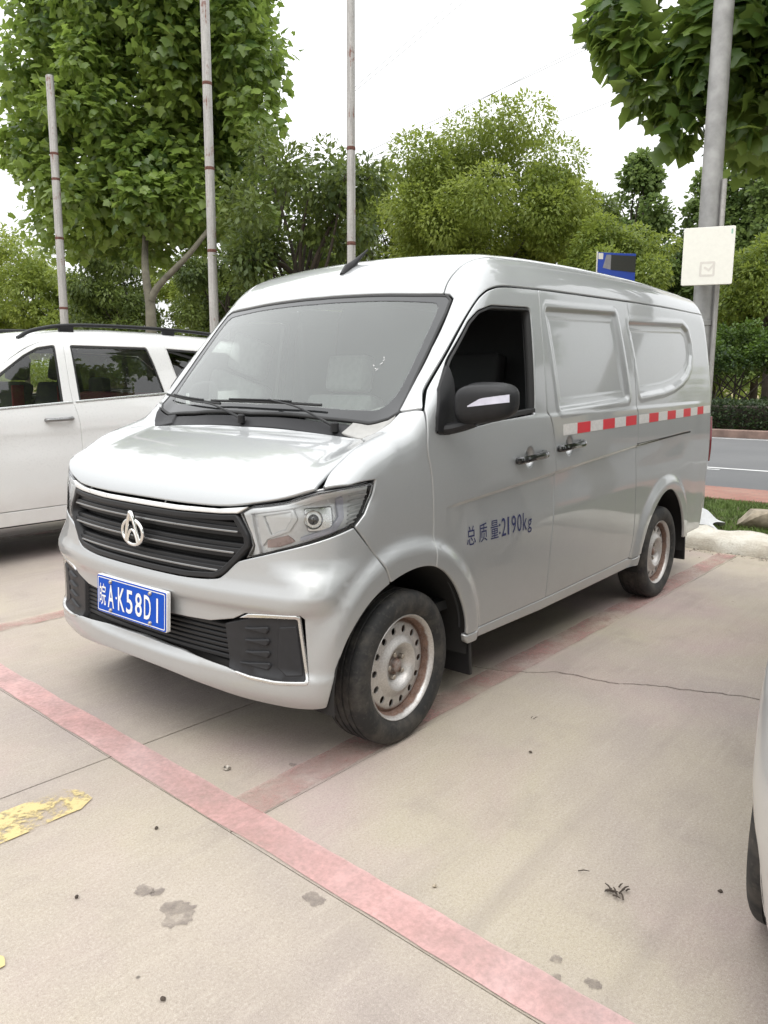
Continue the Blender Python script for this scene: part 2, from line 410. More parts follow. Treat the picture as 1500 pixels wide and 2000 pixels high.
def panel(body, name, loop, chart, mat, parent, holes=(), step=.03, gap=.005, bev=.004, drop=.0022, depth=.014, off=0., mirror=False, es=None, uv=False, extra=()):
    """a skin cut from the body surface: chart polygon -> CDT -> shot onto the surface, with rolled edge and return flange"""
    es = es or step * .7; rings = []
    for i, l in enumerate([loop] + list(holes)):
        q = np.asarray(l, float)
        if not uv: q = chart.to2(q)
        q = densify(q, es)
        if (area2(q) < 0): q = q[::-1]
        d = gap / 2 + bev
        q = offset2(q, d if i == 0 else -d)
        rings.append(q)
    lo, hi = rings[0].min(0), rings[0].max(0)
    gx, gy = np.meshgrid(np.arange(lo[0] + step * .5, hi[0], step), np.arange(lo[1] + step * .5, hi[1], step))
    g = np.stack([gx.ravel() + (np.arange(gx.size) % 2) * 1e-5, gy.ravel()], 1)
    if len(g):
        ok = polysdf(g[:, 0], g[:, 1], rings[0]) < -.55 * es
        for h in rings[1:]: ok &= polysdf(g[:, 0], g[:, 1], h) > .55 * es
        g = g[ok]
    if len(extra):
        ex = np.vstack(extra); ok = polysdf(ex[:, 0], ex[:, 1], rings[0]) < -.5 * es
        for h in rings[1:]: ok &= polysdf(ex[:, 0], ex[:, 1], h) > .5 * es
        ex = ex[ok]; cell = step * .55; ke = set(map(tuple, np.floor(ex / cell).astype(int)))
        kg = np.floor(g / cell).astype(int)
        near = np.array([any((a + i, c + j) in ke for i in (-1, 0, 1) for j in (-1, 0, 1)) for a, c in kg], bool)
        g = np.vstack([g[~near], ex])
    V2, F, rid = cdt(rings, g)
    P = body.at(chart, V2); N = body.normal(P)
    fn = np.cross(P[F[:, 1]] - P[F[:, 0]], P[F[:, 2]] - P[F[:, 0]])
    sg = 1. if np.sum(fn * N[F[:, 0]]) > 0 else -1.
    P = P + N * off
    Vs, Ns = [P], [N]; faces = [tuple(f) if sg > 0 else tuple(f[::-1]) for f in F.tolist()]; k = len(P)
    for i, ids in enumerate(rid):
        ids = np.array(ids); A = P[ids]; n = N[ids]
        t = np.roll(A, -1, 0) - np.roll(A, 1, 0); t /= (np.linalg.norm(t, axis=1, keepdims=True) + 1e-12)
        b = np.cross(t, n) * sg * (1 if i == 0 else -1)
        B = A + b * bev - n * drop; C = B - n * depth
        Vs += [B, C]; nb = n + b; nb /= np.linalg.norm(nb, axis=1, keepdims=True); Ns += [nb, b]
        m = len(ids); flip = (sg > 0) == (i == 0)
        for j in range(m):
            j2 = (j + 1) % m
            for (p0, p1, q0, q1) in ((ids[j], ids[j2], k + j, k + j2), (k + j, k + j2, k + m + j, k + m + j2)):
                faces.append((p0, q0, q1, p1) if flip else (p0, p1, q1, q0))
        k += 2 * m
    V = np.vstack(Vs); NN = np.vstack(Ns)
    if mirror:
        V = V * (1, -1, 1); NN = NN * (1, -1, 1); faces = [f[::-1] for f in faces]
    return link(name, mesh_np(name, V, faces, NN), mat, parent)

def contours(poly, rr, ds, spacing):
    """point rows that follow the level lines of a rounded polygon"""
    out = []
    q = np.asarray(poly, float); q = q if area2(q) > 0 else q[::-1]
    for d in ds:
        p = densify(roundpoly(offset2(q, -(rr + d)), max(.004, rr + d), 6), spacing)
        for _ in range(3):
            f0 = polysdf(p[:, 0], p[:, 1], q) - rr; e = 1e-4
            gx_ = (polysdf(p[:, 0] + e, p[:, 1], q) - rr - f0) / e; gy_ = (polysdf(p[:, 0], p[:, 1] + e, q) - rr - f0) / e
            p = p - ((f0 - d) / np.maximum(gx_ ** 2 + gy_ ** 2, .3))[:, None] * np.stack([gx_, gy_], 1)
        out.append(p)
    return out
def both(fn):
    """build a left part and its mirror image"""
    return [fn(False), fn(True)]
def lathe(prof, seg=48, axis='y', closed=False):
    prof = np.asarray(prof, float); V = []; F = []
    for i in range(seg):
        a = 2 * math.pi * i / seg; c, s = math.cos(a), math.sin(a)
        for (h, r) in prof:
            V.append((r * c, h, r * s) if axis == 'y' else (r * c, r * s, h) if axis == 'z' else (h, r * c, r * s))
    n = len(prof)
    for i in range(seg):
        i2 = (i + 1) % seg
        for j in range(n - 1): F.append((i * n + j, i2 * n + j, i2 * n + j + 1, i * n + j + 1))
    return np.array(V), F
def recalc(me):
    bm = bmesh.new(); bm.from_mesh(me); bmesh.ops.recalc_face_normals(bm, faces=bm.faces); bm.to_mesh(me); bm.free(); me.update(); return me
def auto_smooth(me, ang=35):
    """mark sharp edges by angle so that smooth shading keeps corners"""
    bm = bmesh.new(); bm.from_mesh(me); bmesh.ops.recalc_face_normals(bm, faces=bm.faces)
    for e in bm.edges:
        if len(e.link_faces) == 2: e.smooth = e.calc_face_angle(0.) < math.radians(ang)
    bm.to_mesh(me); bm.free(); me.update(); return me
def tube(path, rad, seg=10, cap=True, flat=1.0):
    path = np.asarray(path, float); n = len(path); rad = np.broadcast_to(np.asarray(rad, float), (n,)); V = []; F = []
    t = np.gradient(path, axis=0); t /= (np.linalg.norm(t, axis=1, keepdims=True) + 1e-12)
    up = np.array([0, 0, 1.]) if abs(t[0][2]) < .9 else np.array([1., 0, 0])
    for i in range(n):
        a = np.cross(t[i], up); a /= np.linalg.norm(a) + 1e-12; b = np.cross(a, t[i]); up = b
        for k in range(seg):
            w_ = 2 * math.pi * k / seg; V.append(path[i] + rad[i] * (a * math.cos(w_) + b * math.sin(w_) * flat))
    for i in range(n - 1):
        for k in range(seg):
            k2 = (k + 1) % seg; F.append((i * seg + k, i * seg + k2, (i + 1) * seg + k2, (i + 1) * seg + k))
    if cap: F.append(tuple(range(seg))[::-1]); F.append(tuple((n - 1) * seg + k for k in range(seg)))
    return np.array(V), F
def merge(parts):
    V = []; F = []; k = 0
    for v, f in parts:
        V.append(np.asarray(v, float)); F += [tuple(i + k for i in q) for q in f]; k += len(v)
    return np.vstack(V), F
def box(c, s, bev=0.):
    bm = bmesh.new(); bmesh.ops.create_cube(bm, size=1.)
    for v in bm.verts: v.co = Vector((v.co.x * s[0], v.co.y * s[1], v.co.z * s[2]))
    if bev: bmesh.ops.bevel(bm, geom=list(bm.edges), offset=bev, segments=2, profile=.6, affect='EDGES')
    bm.verts.index_update(); V = np.array([tuple(v.co) for v in bm.verts]) + np.array(c); F = [tuple(v.index for v in f.verts) for f in bm.faces]; bm.free()
    return V, F
def solid(name, vf, mat, parent=None, ang=35, loc=None, tf=None):
    V, F = vf
    if tf is not None: V = tf(np.asarray(V, float))
    return link(name, auto_smooth(mesh_np(name, V, F), ang), mat, parent, loc)
def prism(poly, h0, h1, axis='z', bev=0.):
    """extrude a 2-D polygon; axis names the extrusion direction"""
    p = np.asarray(poly, float)
    if area2(p) < 0: p = p[::-1]
    n = len(p); f = {'z': lambda u, v, h: (u, v, h), 'y': lambda u, v, h: (u, h, v), 'x': lambda u, v, h: (h, u, v)}[axis]
    V = []; F = []
    if bev:
        q = offset2(p, bev)
        rings = [(p, h0), (p, h1 - math.copysign(bev, h1 - h0)), (q, h1)]
    else: rings = [(p, h0), (p, h1)]
    for r, h in rings: V += [f(u, v, h) for u, v in r]
    for k in range(len(rings) - 1):
        for i in range(n): F.append((k * n + i, k * n + (i + 1) % n, (k + 1) * n + (i + 1) % n, (k + 1) * n + i))
    F.append(tuple(range(n))[::-1]); F.append(tuple((len(rings) - 1) * n + i for i in range(n)))
    return np.array(V), F
def text2d(s, w=None, h=None, bold=0.):
    """flat lettering as 2-D verts + faces, scaled into a w x h box at the origin"""
    cu = bpy.data.curves.new('txt', 'FONT'); cu.body = s; cu.size = 1.; cu.offset = bold; cu.resolution_u = 3
    ob = bpy.data.objects.new('txt', cu); COL.objects.link(ob)
    bpy.context.view_layer.update()
    dg = bpy.context.evaluated_depsgraph_get(); me = bpy.data.meshes.new_from_object(ob.evaluated_get(dg))
    V = np.array([tuple(v.co)[:2] for v in me.vertices]); F = [tuple(p.vertices) for p in me.polygons]
    bpy.data.objects.remove(ob); bpy.data.curves.remove(cu); bpy.data.meshes.remove(me)
    lo, hi = V.min(0), V.max(0); V = V - lo; sz = hi - lo
    if w and h: V = V * (w / sz[0], h / sz[1])
    elif h: V = V * (h / sz[1])
    return V, F
def copy_tree(o, parent=None):
    c = o.copy(); COL.objects.link(c); c.parent = parent
    for ch in list(o.children): copy_tree(ch, c)
    return c
# ---------------------------------------------------------------- ground, lot, markings, road
_va = math.radians(2.82); E1 = np.array([math.cos(_va), -math.sin(_va)]); E2 = np.array([math.sin(_va), math.cos(_va)])
def W2(p): p = np.asarray(p, float); return p[:, :1] * E1 + p[:, 1:2] * E2          # parking-lot frame -> world
def _concrete():
    m = NT('weathered_concrete'); p = m.pos()
    big = m.noise(p, .55, 5, .55, .3); mid = m.noise(p, 2.6, 6, .62, .4); fine = m.noise(p, 38, 5, .7); grit = m.noise(p, 420, 2, .6)
    c = m.mix(m.ramp(big, .40, .60), (.330, .280, .262), (.415, .365, .280))
    c = m.mix(m.ramp(m.noise(p, .9, 4, .5, .5), .50, .68), c, (.405, .312, .297))
    c = m.mix(m.math('MULTIPLY', m.ramp(mid, .52, .78), .55), c, (.47, .41, .345))
    c = m.mix(m.math('MULTIPLY', m.ramp(mid, .46, .24), .55), c, (.235, .200, .178))
    c = m.mix(m.math('MULTIPLY', m.ramp(fine, .35, .75), .30), c, (.47, .42, .36))
    c = m.mix(m.math('MULTIPLY', m.ramp(grit, .54, .66), .38), c, (.20, .165, .145))
    c = m.mix(m.math('MULTIPLY', m.ramp(grit, .44, .34), .34), c, (.60, .54, .47))
    # broom streaks left by the finishing, along the bays
    st = m.n('ShaderNodeMapping', {'Vector': p, 'Scale': (1.2, 9., 1.), 'Rotation': (0, 0, .45)}).outputs[0]
    c = m.mix(m.math('MULTIPLY', m.ramp(m.noise(st, 3.2, 5, .65), .52, .72), .28), c, (.50, .44, .38))
    # old oil spots, sparse
    v = m.n('ShaderNodeTexVoronoi', {'Vector': m.n('ShaderNodeVectorMath', {0: p, 1: m.n('ShaderNodeTexNoise', {'Vector': p, 'Scale': 7., 'Detail': 3.}).outputs[1]}, operation='ADD').outputs[0], 'Scale': 2.1})
    spot = m.math('MULTIPLY', m.ramp(v.outputs['Distance'], .085, .05), m.ramp(v.outputs['Color'], .62, .66))
    c = m.mix(m.math('MULTIPLY', spot, .16), c, (.20, .17, .155))
    agg = m.noise(p, 130, 4, .75); c = m.mix(m.math('MULTIPLY', m.ramp(agg, .52, .68), .55), c, (.24, .20, .175)); c = m.mix(m.math('MULTIPLY', m.ramp(agg, .46, .32), .50), c, (.55, .49, .43))
    # faint tyre tracks swung into the bays
    tk = m.n('ShaderNodeMapping', {'Vector': p, 'Scale': (.16, 2.1, 1.), 'Rotation': (0, 0, -.05)}).outputs[0]
    c = m.mix(m.math('MULTIPLY', m.ramp(m.noise(tk, 2.0, 4, .5), .58, .72), .30), c, (.235, .20, .182))
    v2 = m.n('ShaderNodeTexVoronoi', {'Vector': p, 'Scale': 6.5}); sp2 = m.math('MULTIPLY', m.ramp(v2.outputs['Distance'], .045, .02), m.ramp(v2.outputs['Color'], .60, .64))
    c = m.mix(m.math('MULTIPLY', sp2, .8), c, (.075, .062, .055))
    h = m.math('ADD', m.math('MULTIPLY', fine, .5), m.math('MULTIPLY', grit, .5))
    return m.done(m.bsdf(Base_Color=c, Roughness=.88, Normal=m.bump(h, .5, .006), Specular_IOR_Level=.3))
M['concrete'] = _concrete()
def worn(name, col, wear, scale=5., hole=(.45, .60), shade=None):
    """road paint with real holes where it has flaked off"""
    m = NT(name); p = m.pos(); n = m.noise(p, scale, 7, .68, .3); n2 = m.noise(p, 60, 4, .7); g = m.noise(p, 420, 2)
    a = m.ramp(m.math('ADD', m.math('MULTIPLY', n, .72), m.math('MULTIPLY', n2, .28)), hole[0], hole[1], wear, 1.)
    c = m.mix(m.ramp(m.noise(p, 1.7, 5, .6), .35, .65), col, shade or tuple(x * .86 for x in col))
    c = m.mix(m.math('MULTIPLY', m.ramp(n2, .40, .75), .25), c, tuple(min(1, x * 1.18) for x in col))
    c = m.mix(m.math('MULTIPLY', m.ramp(g, .56, .70), .22), c, tuple(x * .6 for x in col))
    b = m.bsdf(Base_Color=c, Roughness=.8, Specular_IOR_Level=.3, Normal=m.bump(n2, .15, .003)); t = m.n('ShaderNodeBsdfTransparent')
    return m.done(m.n('ShaderNodeMixShader', {0: a, 1: t.outputs[0], 2: b.outputs[0]}))
M['pink'] = worn('faded_pink_paint', (.55, .325, .305), .35, 2.4, (.32, .58), (.51, .365, .352))
M['pink_old'] = worn('rubbed_pink_paint', (.46, .270, .245), .0, 4., (.38, .72))
M['yellow'] = worn('flaking_yellow_paint', (.57, .45, .20), .05, 6., (.45, .53), (.52, .44, .26))
M['road_white'] = worn('road_white', (.66, .66, .65), .4, 3., (.30, .5))
def _asph():
    m = NT('asphalt'); p = m.pos(); n = m.noise(p, .5, 5); g = m.noise(p, 160, 3)
    c = m.mix(m.ramp(n, .3, .7), (.105, .107, .110), (.135, .136, .138)); c = m.mix(m.math('MULTIPLY', m.ramp(g, .5, .7), .4), c, (.2, .2, .2))
    return m.done(m.bsdf(Base_Color=c, Roughness=.85, Normal=m.bump(g, .3, .005)))
M['asphalt'] = _asph()
def _soil(name, a, b, sc=1.2):
    m = NT(name); p = m.pos(); n = m.noise(p, sc, 7, .65); g = m.noise(p, 45, 4)
    c = m.mix(m.ramp(n, .35, .65), a, b); c = m.mix(m.math('MULTIPLY', m.ramp(g, .45, .7), .5), c, tuple(x * .5 for x in a))
    return m.done(m.bsdf(Base_Color=c, Roughness=.95, Normal=m.bump(g, .5, .02)))
M['soil'] = _soil('verge_soil', (.075, .085, .030), (.13, .11, .06))
M['field'] = _soil('dry_field', (.30, .22, .12), (.16, .15, .06), .25)
M['base'] = _soil('sub_base', (.055, .048, .042), (.08, .07, .06))
def _pavers():
    m = NT('pink_pavers'); p = m.pos()
    b = m.n('ShaderNodeTexBrick', {'Vector': m.n('ShaderNodeMapping', {'Vector': p, 'Rotation': (0, 0, 1.57)}).outputs[0], 'Color1': (.36, .17, .13, 1), 'Color2': (.30, .135, .105, 1), 'Mortar': (.20, .15, .12, 1), 'Scale': 1., 'Mortar Size': .006, 'Brick Width': .2, 'Row Height': .1}).outputs[0]
    c = m.mix(m.math('MULTIPLY', m.ramp(m.noise(p, 2.2, 6, .6), .4, .7), .5), b, (.36, .24, .19))
    return m.done(m.bsdf(Base_Color=c, Roughness=.9))
M['pavers'] = _pavers()
def _kerb():
    m = NT('white_kerb'); p = m.pos(); n = m.noise(p, 4., 7, .65); g = m.noise(p, 70, 4)
    c = m.mix(m.ramp(n, .38, .70), (.66, .64, .57), (.46, .41, .33)); c = m.mix(m.math('MULTIPLY', m.ramp(g, .5, .7), .45), c, (.33, .28, .22))
    return m.done(m.bsdf(Base_Color=c, Roughness=.9, Normal=m.bump(g, .6, .012)))
M['kerb'] = _kerb()
M['kerb_brick'] = plain('kerb_brick', (.22, .15, .125), .9, var=.3, scale=3.)
M['stone'] = plain('rubble_stone', (.34, .29, .22), .9, var=.35, scale=14, bump=.4, bscale=60)
M['grass'] = plain('grass_blade', (.105, .160, .035), .7, var=.35, scale=3.)
M['bag'] = plain('white_plastic', (.52, .53, .54), .4, var=.05)
M['dirt'] = plain('swept_dirt', (.15, .125, .10), .95, var=.4, scale=30)
M['twig'] = plain('dry_twig', (.055, .042, .032), .9, var=.4, scale=60)

def sheet(name, poly, z, mat, kind='structure', parent=None, lot=True):
    q = W2(poly) if lot else np.asarray(poly, float)
    if area2(q) < 0: q = q[::-1]
    me = mesh_np(name, np.column_stack([q, np.full(len(q), z)]), [tuple(range(len(q)))], smooth=False); o = link(name, me, mat, parent)
    if parent is None: props(o, kind=kind)
    return o
# ground to the horizon (sunk below every laid surface)
g = sheet('ground', [(-900, -900), (900, -900), (900, 900), (-900, 900)], -.16, 'field', lot=False)
# concrete lot: a bed and separate slabs with open joints, one of them cracked through
lot = sheet('parking_lot', [(-25, -26), (4.98, -26), (4.98, 40), (-25, 40)], -.05, 'base')
rc = np.random.default_rng(3)
def wobble(pts, amp, step=.03):
    p = densify(np.asarray(pts, float), step, False); n = len(p); k = np.convolve(rc.normal(0, 1, n + 6), np.ones(3) / 3, 'valid')[:n]
    t = np.gradient(p, axis=0); t /= np.linalg.norm(t, axis=1, keepdims=True) + 1e-9; return p + np.stack([-t[:, 1], t[:, 0]], 1) * (k * amp)[:, None]
sr = lambda s: -.795 + .0305 * s                     # joint that follows the pink bay line
crk = [(1.43, -.09), (1.46, -.30), (1.485, -.453), (1.501, -.592), (1.571, -.719), (1.702, -.861), (1.715, -.98), (1.74, -1.102), (1.853, -1.27), (1.90, -1.41), (1.964, -1.547), (2.001, -1.705), (2.06, -2.1), (2.02, -2.6), (2.12, -3.1), (2.10, -3.7)]
CRK = wobble(crk, .011, .022)
JA, JX = -.088, -.158
def cut(s2):                                        # crack position at a given s2
    i = np.argmin(np.abs(CRK[:, 1] - s2)); return CRK[i]
ia = np.argmin(np.abs(CRK[:, 1] - sr(CRK[:, 0])))
g2 = .0035
slabs = []
X1 = 4.96
slabs.append([(JX, JA + g2), (X1, JA + g2), (X1, 4.1), (JX, 4.1)])
c1 = CRK[:ia + 1]; c2 = CRK[ia:]
wd = lambda n: .0055 + .003 * np.abs(np.convolve(rc.normal(0, 1, n + 4), np.ones(5) / 5, 'valid')[:n]) * 2
def side(c, s): return c + np.stack([s * wd(len(c)), np.zeros(len(c))], 1)
slabs.append([(JX, JA - g2), *map(tuple, side(c1, -1)), (JX, sr(JX) + .002)])
slabs.append([(X1, JA - g2), (X1, sr(X1) + .002), *map(tuple, side(c1, 1)[::-1])])
slabs.append([(JX, sr(JX) - .002), *map(tuple, side(c2, -1)), (JX, -3.7)])
slabs.append([(X1, sr(X1) - .002), (X1, -3.7), *map(tuple, side(c2, 1)[::-1])])
for a, b in ((-8, -3.708), (-12.5, -8.008), (-26, -12.508), (4.108, 8.3), (8.308, 12.5), (12.508, 20), (20.008, 40)): slabs.append([(JX, a), (X1, a), (X1, b), (JX, b)])
xf = [JX - .0035, -4.7, -9.2, -25]
yf = [-26, -12.5, -8, -4.4, JA - .003, 4.2, 8.4, 12.6, 40]
for i in range(3):
    for j in range(8):
        slabs.append([(xf[i + 1] + .004, yf[j] + .003), (xf[i] - (.0 if i == 0 else .004), yf[j] + .003), (xf[i] - (.0 if i == 0 else .004), yf[j + 1] - .003), (xf[i + 1] + .004, yf[j + 1] - .003)])
for s in slabs:
    q = W2(s); q = q if area2(q) > 0 else q[::-1]
    V, F = prism(q, -.045, 0.); link('concrete_slab', mesh_np('concrete_slab', V, F, smooth=False), 'concrete', lot)
# painted bay lines
def ribbon(name, L, R, z, mat, rough=.004, step=.05):
    L = wobble(L, rough, step); R = wobble(R, rough, step); q = np.vstack([L, R[::-1]])
    V = W2(q); n = len(q); pts, F, _ = cdt([V if area2(V) > 0 else V[::-1]], np.zeros((0, 2)))
    return link(name, mesh_np(name, np.column_stack([pts, np.full(len(pts), z)]), F.tolist(), smooth=False), mat, lot)
ribbon('pink_line', [(-.028, -9), (-.028, 14)], [(-.154, -9), (-.154, 14)], .004, 'pink')
ribbon('pink_line', [(-.034, -.655), (4.9, -.500)], [(-.034, sr(-.03) + .004), (4.9, sr(4.9) + .004)], .0065, 'pink_old')
ribbon('pink_line', [(-.034, 1.80), (4.9, 1.86)], [(-.034, 1.67), (4.9, 1.73)], .0065, 'pink_old')
ribbon('pink_line', [(-.034, -3.10), (4.9, -2.95)], [(-.034, -3.23), (4.9, -3.08)], .0065, 'pink_old')
ribbon('pink_line', [(-.034, 4.30), (4.9, 4.36)], [(-.034, 4.17), (4.9, 4.23)], .0065, 'pink_old')
ribbon('yellow_mark', [(-.34, -.235), (-.38, -.19), (-.60, -.180), (-.95, -.165)], [(-.345, -.31), (-.40, -.350), (-.66, -.352), (-.95, -.34)], .004, 'yellow', .003, .05)
ribbon('yellow_mark', [(-.845, -.78), (-.848, -.86)], [(-1.2, -.70), (-1.2, -.87)], .004, 'yellow', .010, .02)
# oil stains: thin films with ragged outlines
M['stain'] = worn('oil_stain', (.235, .200, .180), .0, 18., (.34, .74))
def stain(c, r, asp=1., z=.0025, n=40):
    t = np.linspace(0, 2 * math.pi, n, endpoint=False); k = np.convolve(np.tile(rc.normal(0, 1, n), 3), np.ones(5) / 5, 'same')[n:2 * n]
    rr = r * (1 + .38 * k); q = W2(np.stack([c[0] + rr * np.cos(t), c[1] + rr * asp * np.sin(t)], 1))
    link('oil_stain', mesh_np('oil_stain', np.column_stack([q, np.full(n, z)]), [tuple(range(n))], smooth=False), 'stain', lot)
for c, r, a in (((-.475, -.992), .050, 1.), ((-.485, -.855), .022, 1.3), ((-.468, -.885), .018, 1.), ((-.20, -1.22), .022, 1.5), ((.02, -1.90), .018, 1.), ((-.02, -1.83), .012, 1.), ((.03, -1.80), .014, 1.), ((.25, -.62), .014, 1.)): stain(c, r, a)
# kerb, verge, pavement, road
RND = np.random.default_rng(5)
def strip3(name, prof, y0, y1, mat, jitter=0., step=.15, kind='structure', ends=True):
    """sweep a profile (x,z) along y"""
    ys = np.arange(y0, y1 + step, step); V = []; n = len(prof)
    for y in ys:
        for x, z in prof: V.append((x + RND.normal(0, jitter), y, z + RND.normal(0, jitter * .6)))
    F = [(i * n + j, (i + 1) * n + j, (i + 1) * n + j + 1, i * n + j + 1) for i in range(len(ys) - 1) for j in range(n - 1)]
    o = link(name, auto_smooth(mesh_np(name, V, F), 50), mat); return props(o, kind=kind)
kb = strip3('kerb', [(4.93, -.15), (4.935, .03), (4.955, .085), (4.99, .105), (5.20, .118), (5.40, .110), (5.46, .06), (5.47, -.1)], -12, 30, 'kerb', .012, .09)
strip3('verge', [(5.40, -.05), (5.5, .06), (6.2, .09), (7.0, .075), (7.60, .05), (7.62, -.1)], -25, 45, 'soil', .010, .25)
strip3('pavement', [(7.58, -.1), (7.585, .07), (7.60, .075), (8.70, .055), (8.78, .055), (8.79, -.1)], -60, 80, 'pavers', .0, 2.)
sheet('road', [(8.70, -150), (19.62, -150), (19.62, 200), (8.70, 200)], -.012, 'asphalt', lot=False)
for nm, x0, x1, y0, y1 in (('lane_line', 11.66, 11.80, -40, 90), ('lane_line', 11.40, 11.52, 1.15, 7.), ('edge_line', 19.10, 19.24, -40, 120), ('lane_line', 15.4, 15.52, -30, -4), ('edge_line', 9.0, 9.12, -40, 1.)):
    sheet(nm, [(x0, y0), (x1, y0), (x1, y1), (x0, y1)], -.008, 'road_white', lot=False)
strip3('far_kerb', [(19.60, -.05), (19.605, .17), (19.63, .19), (19.78, .19), (19.80, .1)], -60, 120, 'kerb_brick', 0., 1.)
strip3('far_verge', [(19.78, .1), (19.8, .15), (24, .18), (30, .2), (45, .1), (60, -.2)], -80, 140, 'field', .02, 1.5)

# loose things by the kerb
def stone(name, label, c, s, seed, mat='stone', cat='stone', group=None):
    r = np.random.default_rng(seed); bm = bmesh.new(); bmesh.ops.create_icosphere(bm, subdivisions=3, radius=1.)
    V = np.array([tuple(v.co) for v in bm.verts]); F = [tuple(v.index for v in f.verts) for f in bm.faces]; bm.free()
    for _ in range(9):
        d = r.normal(0, 1, 3); d /= np.linalg.norm(d); h = r.uniform(.55, .85); k = V @ d; V = V - np.outer(np.maximum(k - h, 0), d)
    V = V * np.array(s); V[:, 2] -= V[:, 2].min(); V = V + np.array(c)
    return props(solid(name, (V, F), mat, None, 25), label, cat, group)
stone('rubble_stone', 'long broken concrete lump on the grass verge at the right edge', (5.86, -.86, .06), (.16, .34, .115), 1, cat='stone')
stone('rubble_stone', 'tall tan stone standing on the kerb just behind the van', (5.25, -.13, .10), (.10, .09, .16), 4)
stone('rubble_stone', 'flat tan stone lying on the kerb beside the tall one', (5.14, -.20, .10), (.10, .14, .06), 6)
stone('rubble_stone', 'small grey stone half hidden behind the van\'s rear wheel on the kerb', (5.16, -.02, .10), (.09, .09, .09), 9)
# crumpled white plastic sack
def sack():
    n = 18; xs_, ys_ = np.meshgrid(np.linspace(-1, 1, n), np.linspace(-1, 1, n)); r = np.random.default_rng(8)
    h = .055 * np.exp(-2. * (xs_ ** 2 + .6 * ys_ ** 2))
    for _ in range(14):
        a = r.uniform(0, 6.28); f = r.uniform(2, 6); h += .011 * np.abs(np.sin(f * (xs_ * math.cos(a) + ys_ * math.sin(a)) + r.uniform(0, 6))) * np.exp(-.8 * (xs_ ** 2 + ys_ ** 2))
    V = np.stack([5.56 + xs_ * .12 * (1 + .25 * np.sin(3 * ys_)), -.33 + ys_ * .21 * (1 + .2 * np.sin(4 * xs_)), .10 + h - .02 * (xs_ ** 2 + ys_ ** 2)], 2).reshape(-1, 3)
    F = [(i * n + j, i * n + j + 1, (i + 1) * n + j + 1, (i + 1) * n + j) for i in range(n - 1) for j in range(n - 1)]
    props(solid('plastic_sack', (V, F), 'bag', None, 22), 'crumpled white plastic sack lying between kerb and grass', 'sack')
sack()
# drift of dirt along the kerb foot, grass on the verge
def scatter_chips(name, n, fx, size, mat, label, seed, cat='litter'):
    r = np.random.default_rng(seed); V = []; F = []
    for k in range(n):
        x, y, z = fx(r); s = size * r.uniform(.4, 1.3); a = r.uniform(0, 6.28, 3); d = r.normal(0, 1, (4, 3)) * s; d[:, 2] = np.abs(d[:, 2]) * .5
        b = len(V); V += [(x + p[0], y + p[1], z + p[2]) for p in d]; F += [(b, b + 1, b + 2), (b, b + 2, b + 3), (b, b + 3, b + 1), (b + 1, b + 3, b + 2)]
    return props(solid(name, (np.array(V), F), mat), label, cat, kind='stuff')
scatter_chips('kerb_grit', 1500, lambda r: (4.93 - abs(r.normal(0, .10)), r.uniform(-4, 3), .002), .007, 'dirt', 'brown grit swept against the foot of the white kerb', 2, 'grit')
def grass(name, n, fx, h, seed, label):
    r = np.random.default_rng(seed); P = np.array([fx(r) for _ in range(n)]); a = r.uniform(0, 2 * math.pi, n); hh = h * r.uniform(.4, 1.2, n); w_ = .004 + .003 * r.random(n); ln = r.normal(0, .35, (n, 2))
    d = np.stack([np.cos(a), np.sin(a), a * 0], 1) * w_[:, None]; mid = P + np.stack([ln[:, 0] * hh * .4, ln[:, 1] * hh * .4, hh * .6], 1); tip = P + np.stack([ln[:, 0] * hh, ln[:, 1] * hh, hh], 1)
    V = np.stack([P - d, P + d, mid + d * .7, mid - d * .7, tip], 1).reshape(-1, 3); i = np.arange(n) * 5
    F = np.concatenate([np.stack([i, i + 1, i + 2, i + 3], 1)]).tolist() + np.stack([i + 3, i + 2, i + 4], 1).tolist()
    return props(link(name, mesh_np(name, V, F), 'grass'), label, 'grass', kind='stuff')
gz = lambda x: np.interp(x, [5.4, 5.5, 6.2, 7.0, 7.6], [0, .06, .09, .075, .05])
def _gf(r): x = r.uniform(5.5, 7.5); return (x, r.uniform(-3.2, 3.0), gz(x) - .005)
grass('verge_grass', 34000, _gf, .050, 4, 'short green grass covering the verge between kerb and pavement')
def _gf2(r): x = r.uniform(5.55, 7.4); return (x, r.uniform(3.0, 14), gz(x) - .005)
grass('verge_grass', 9000, _gf2, .09, 5, 'green grass on the verge below the row of rusty poles')
# bits on the concrete
def lotpt(s): return W2(np.array([s]))[0]
def bits(name, s, label, seed, n, L, rad, cat, mat='twig', spread=.02):
    r = np.random.default_rng(seed); c = lotpt(s); parts = []
    for k in range(n):
        a = r.uniform(0, 6.28); o = r.normal(0, spread, 2) if n > 1 else (0, 0); d = np.array([math.cos(a), math.sin(a)]) * L * r.uniform(.5, 1.)
        p0 = np.array([c[0] + o[0], c[1] + o[1], .005 + rad]); p1 = p0 + (d[0], d[1], r.uniform(0, .012)); parts.append(tube([p0, (p0 + p1) / 2 + (0, 0, .003), p1], [rad, rad * 1.1, rad * .5], 5))
    props(solid(name, merge(parts), mat), label, cat)
bits('dry_clump', (.35, -1.798), 'dark dried plant scrap on bare concrete right of the pink line', 2, 16, .026, .0022, 'debris', spread=.011)
bits('twig', (.368, -1.677), 'single thin twig lying left of the dark dried scrap', 5, 1, .034, .0016, 'twig')
bits('twig', (1.15, -1.05), 'tiny bent twig near the crack right of the front wheel', 9, 2, .02, .0014, 'twig', spread=.006)
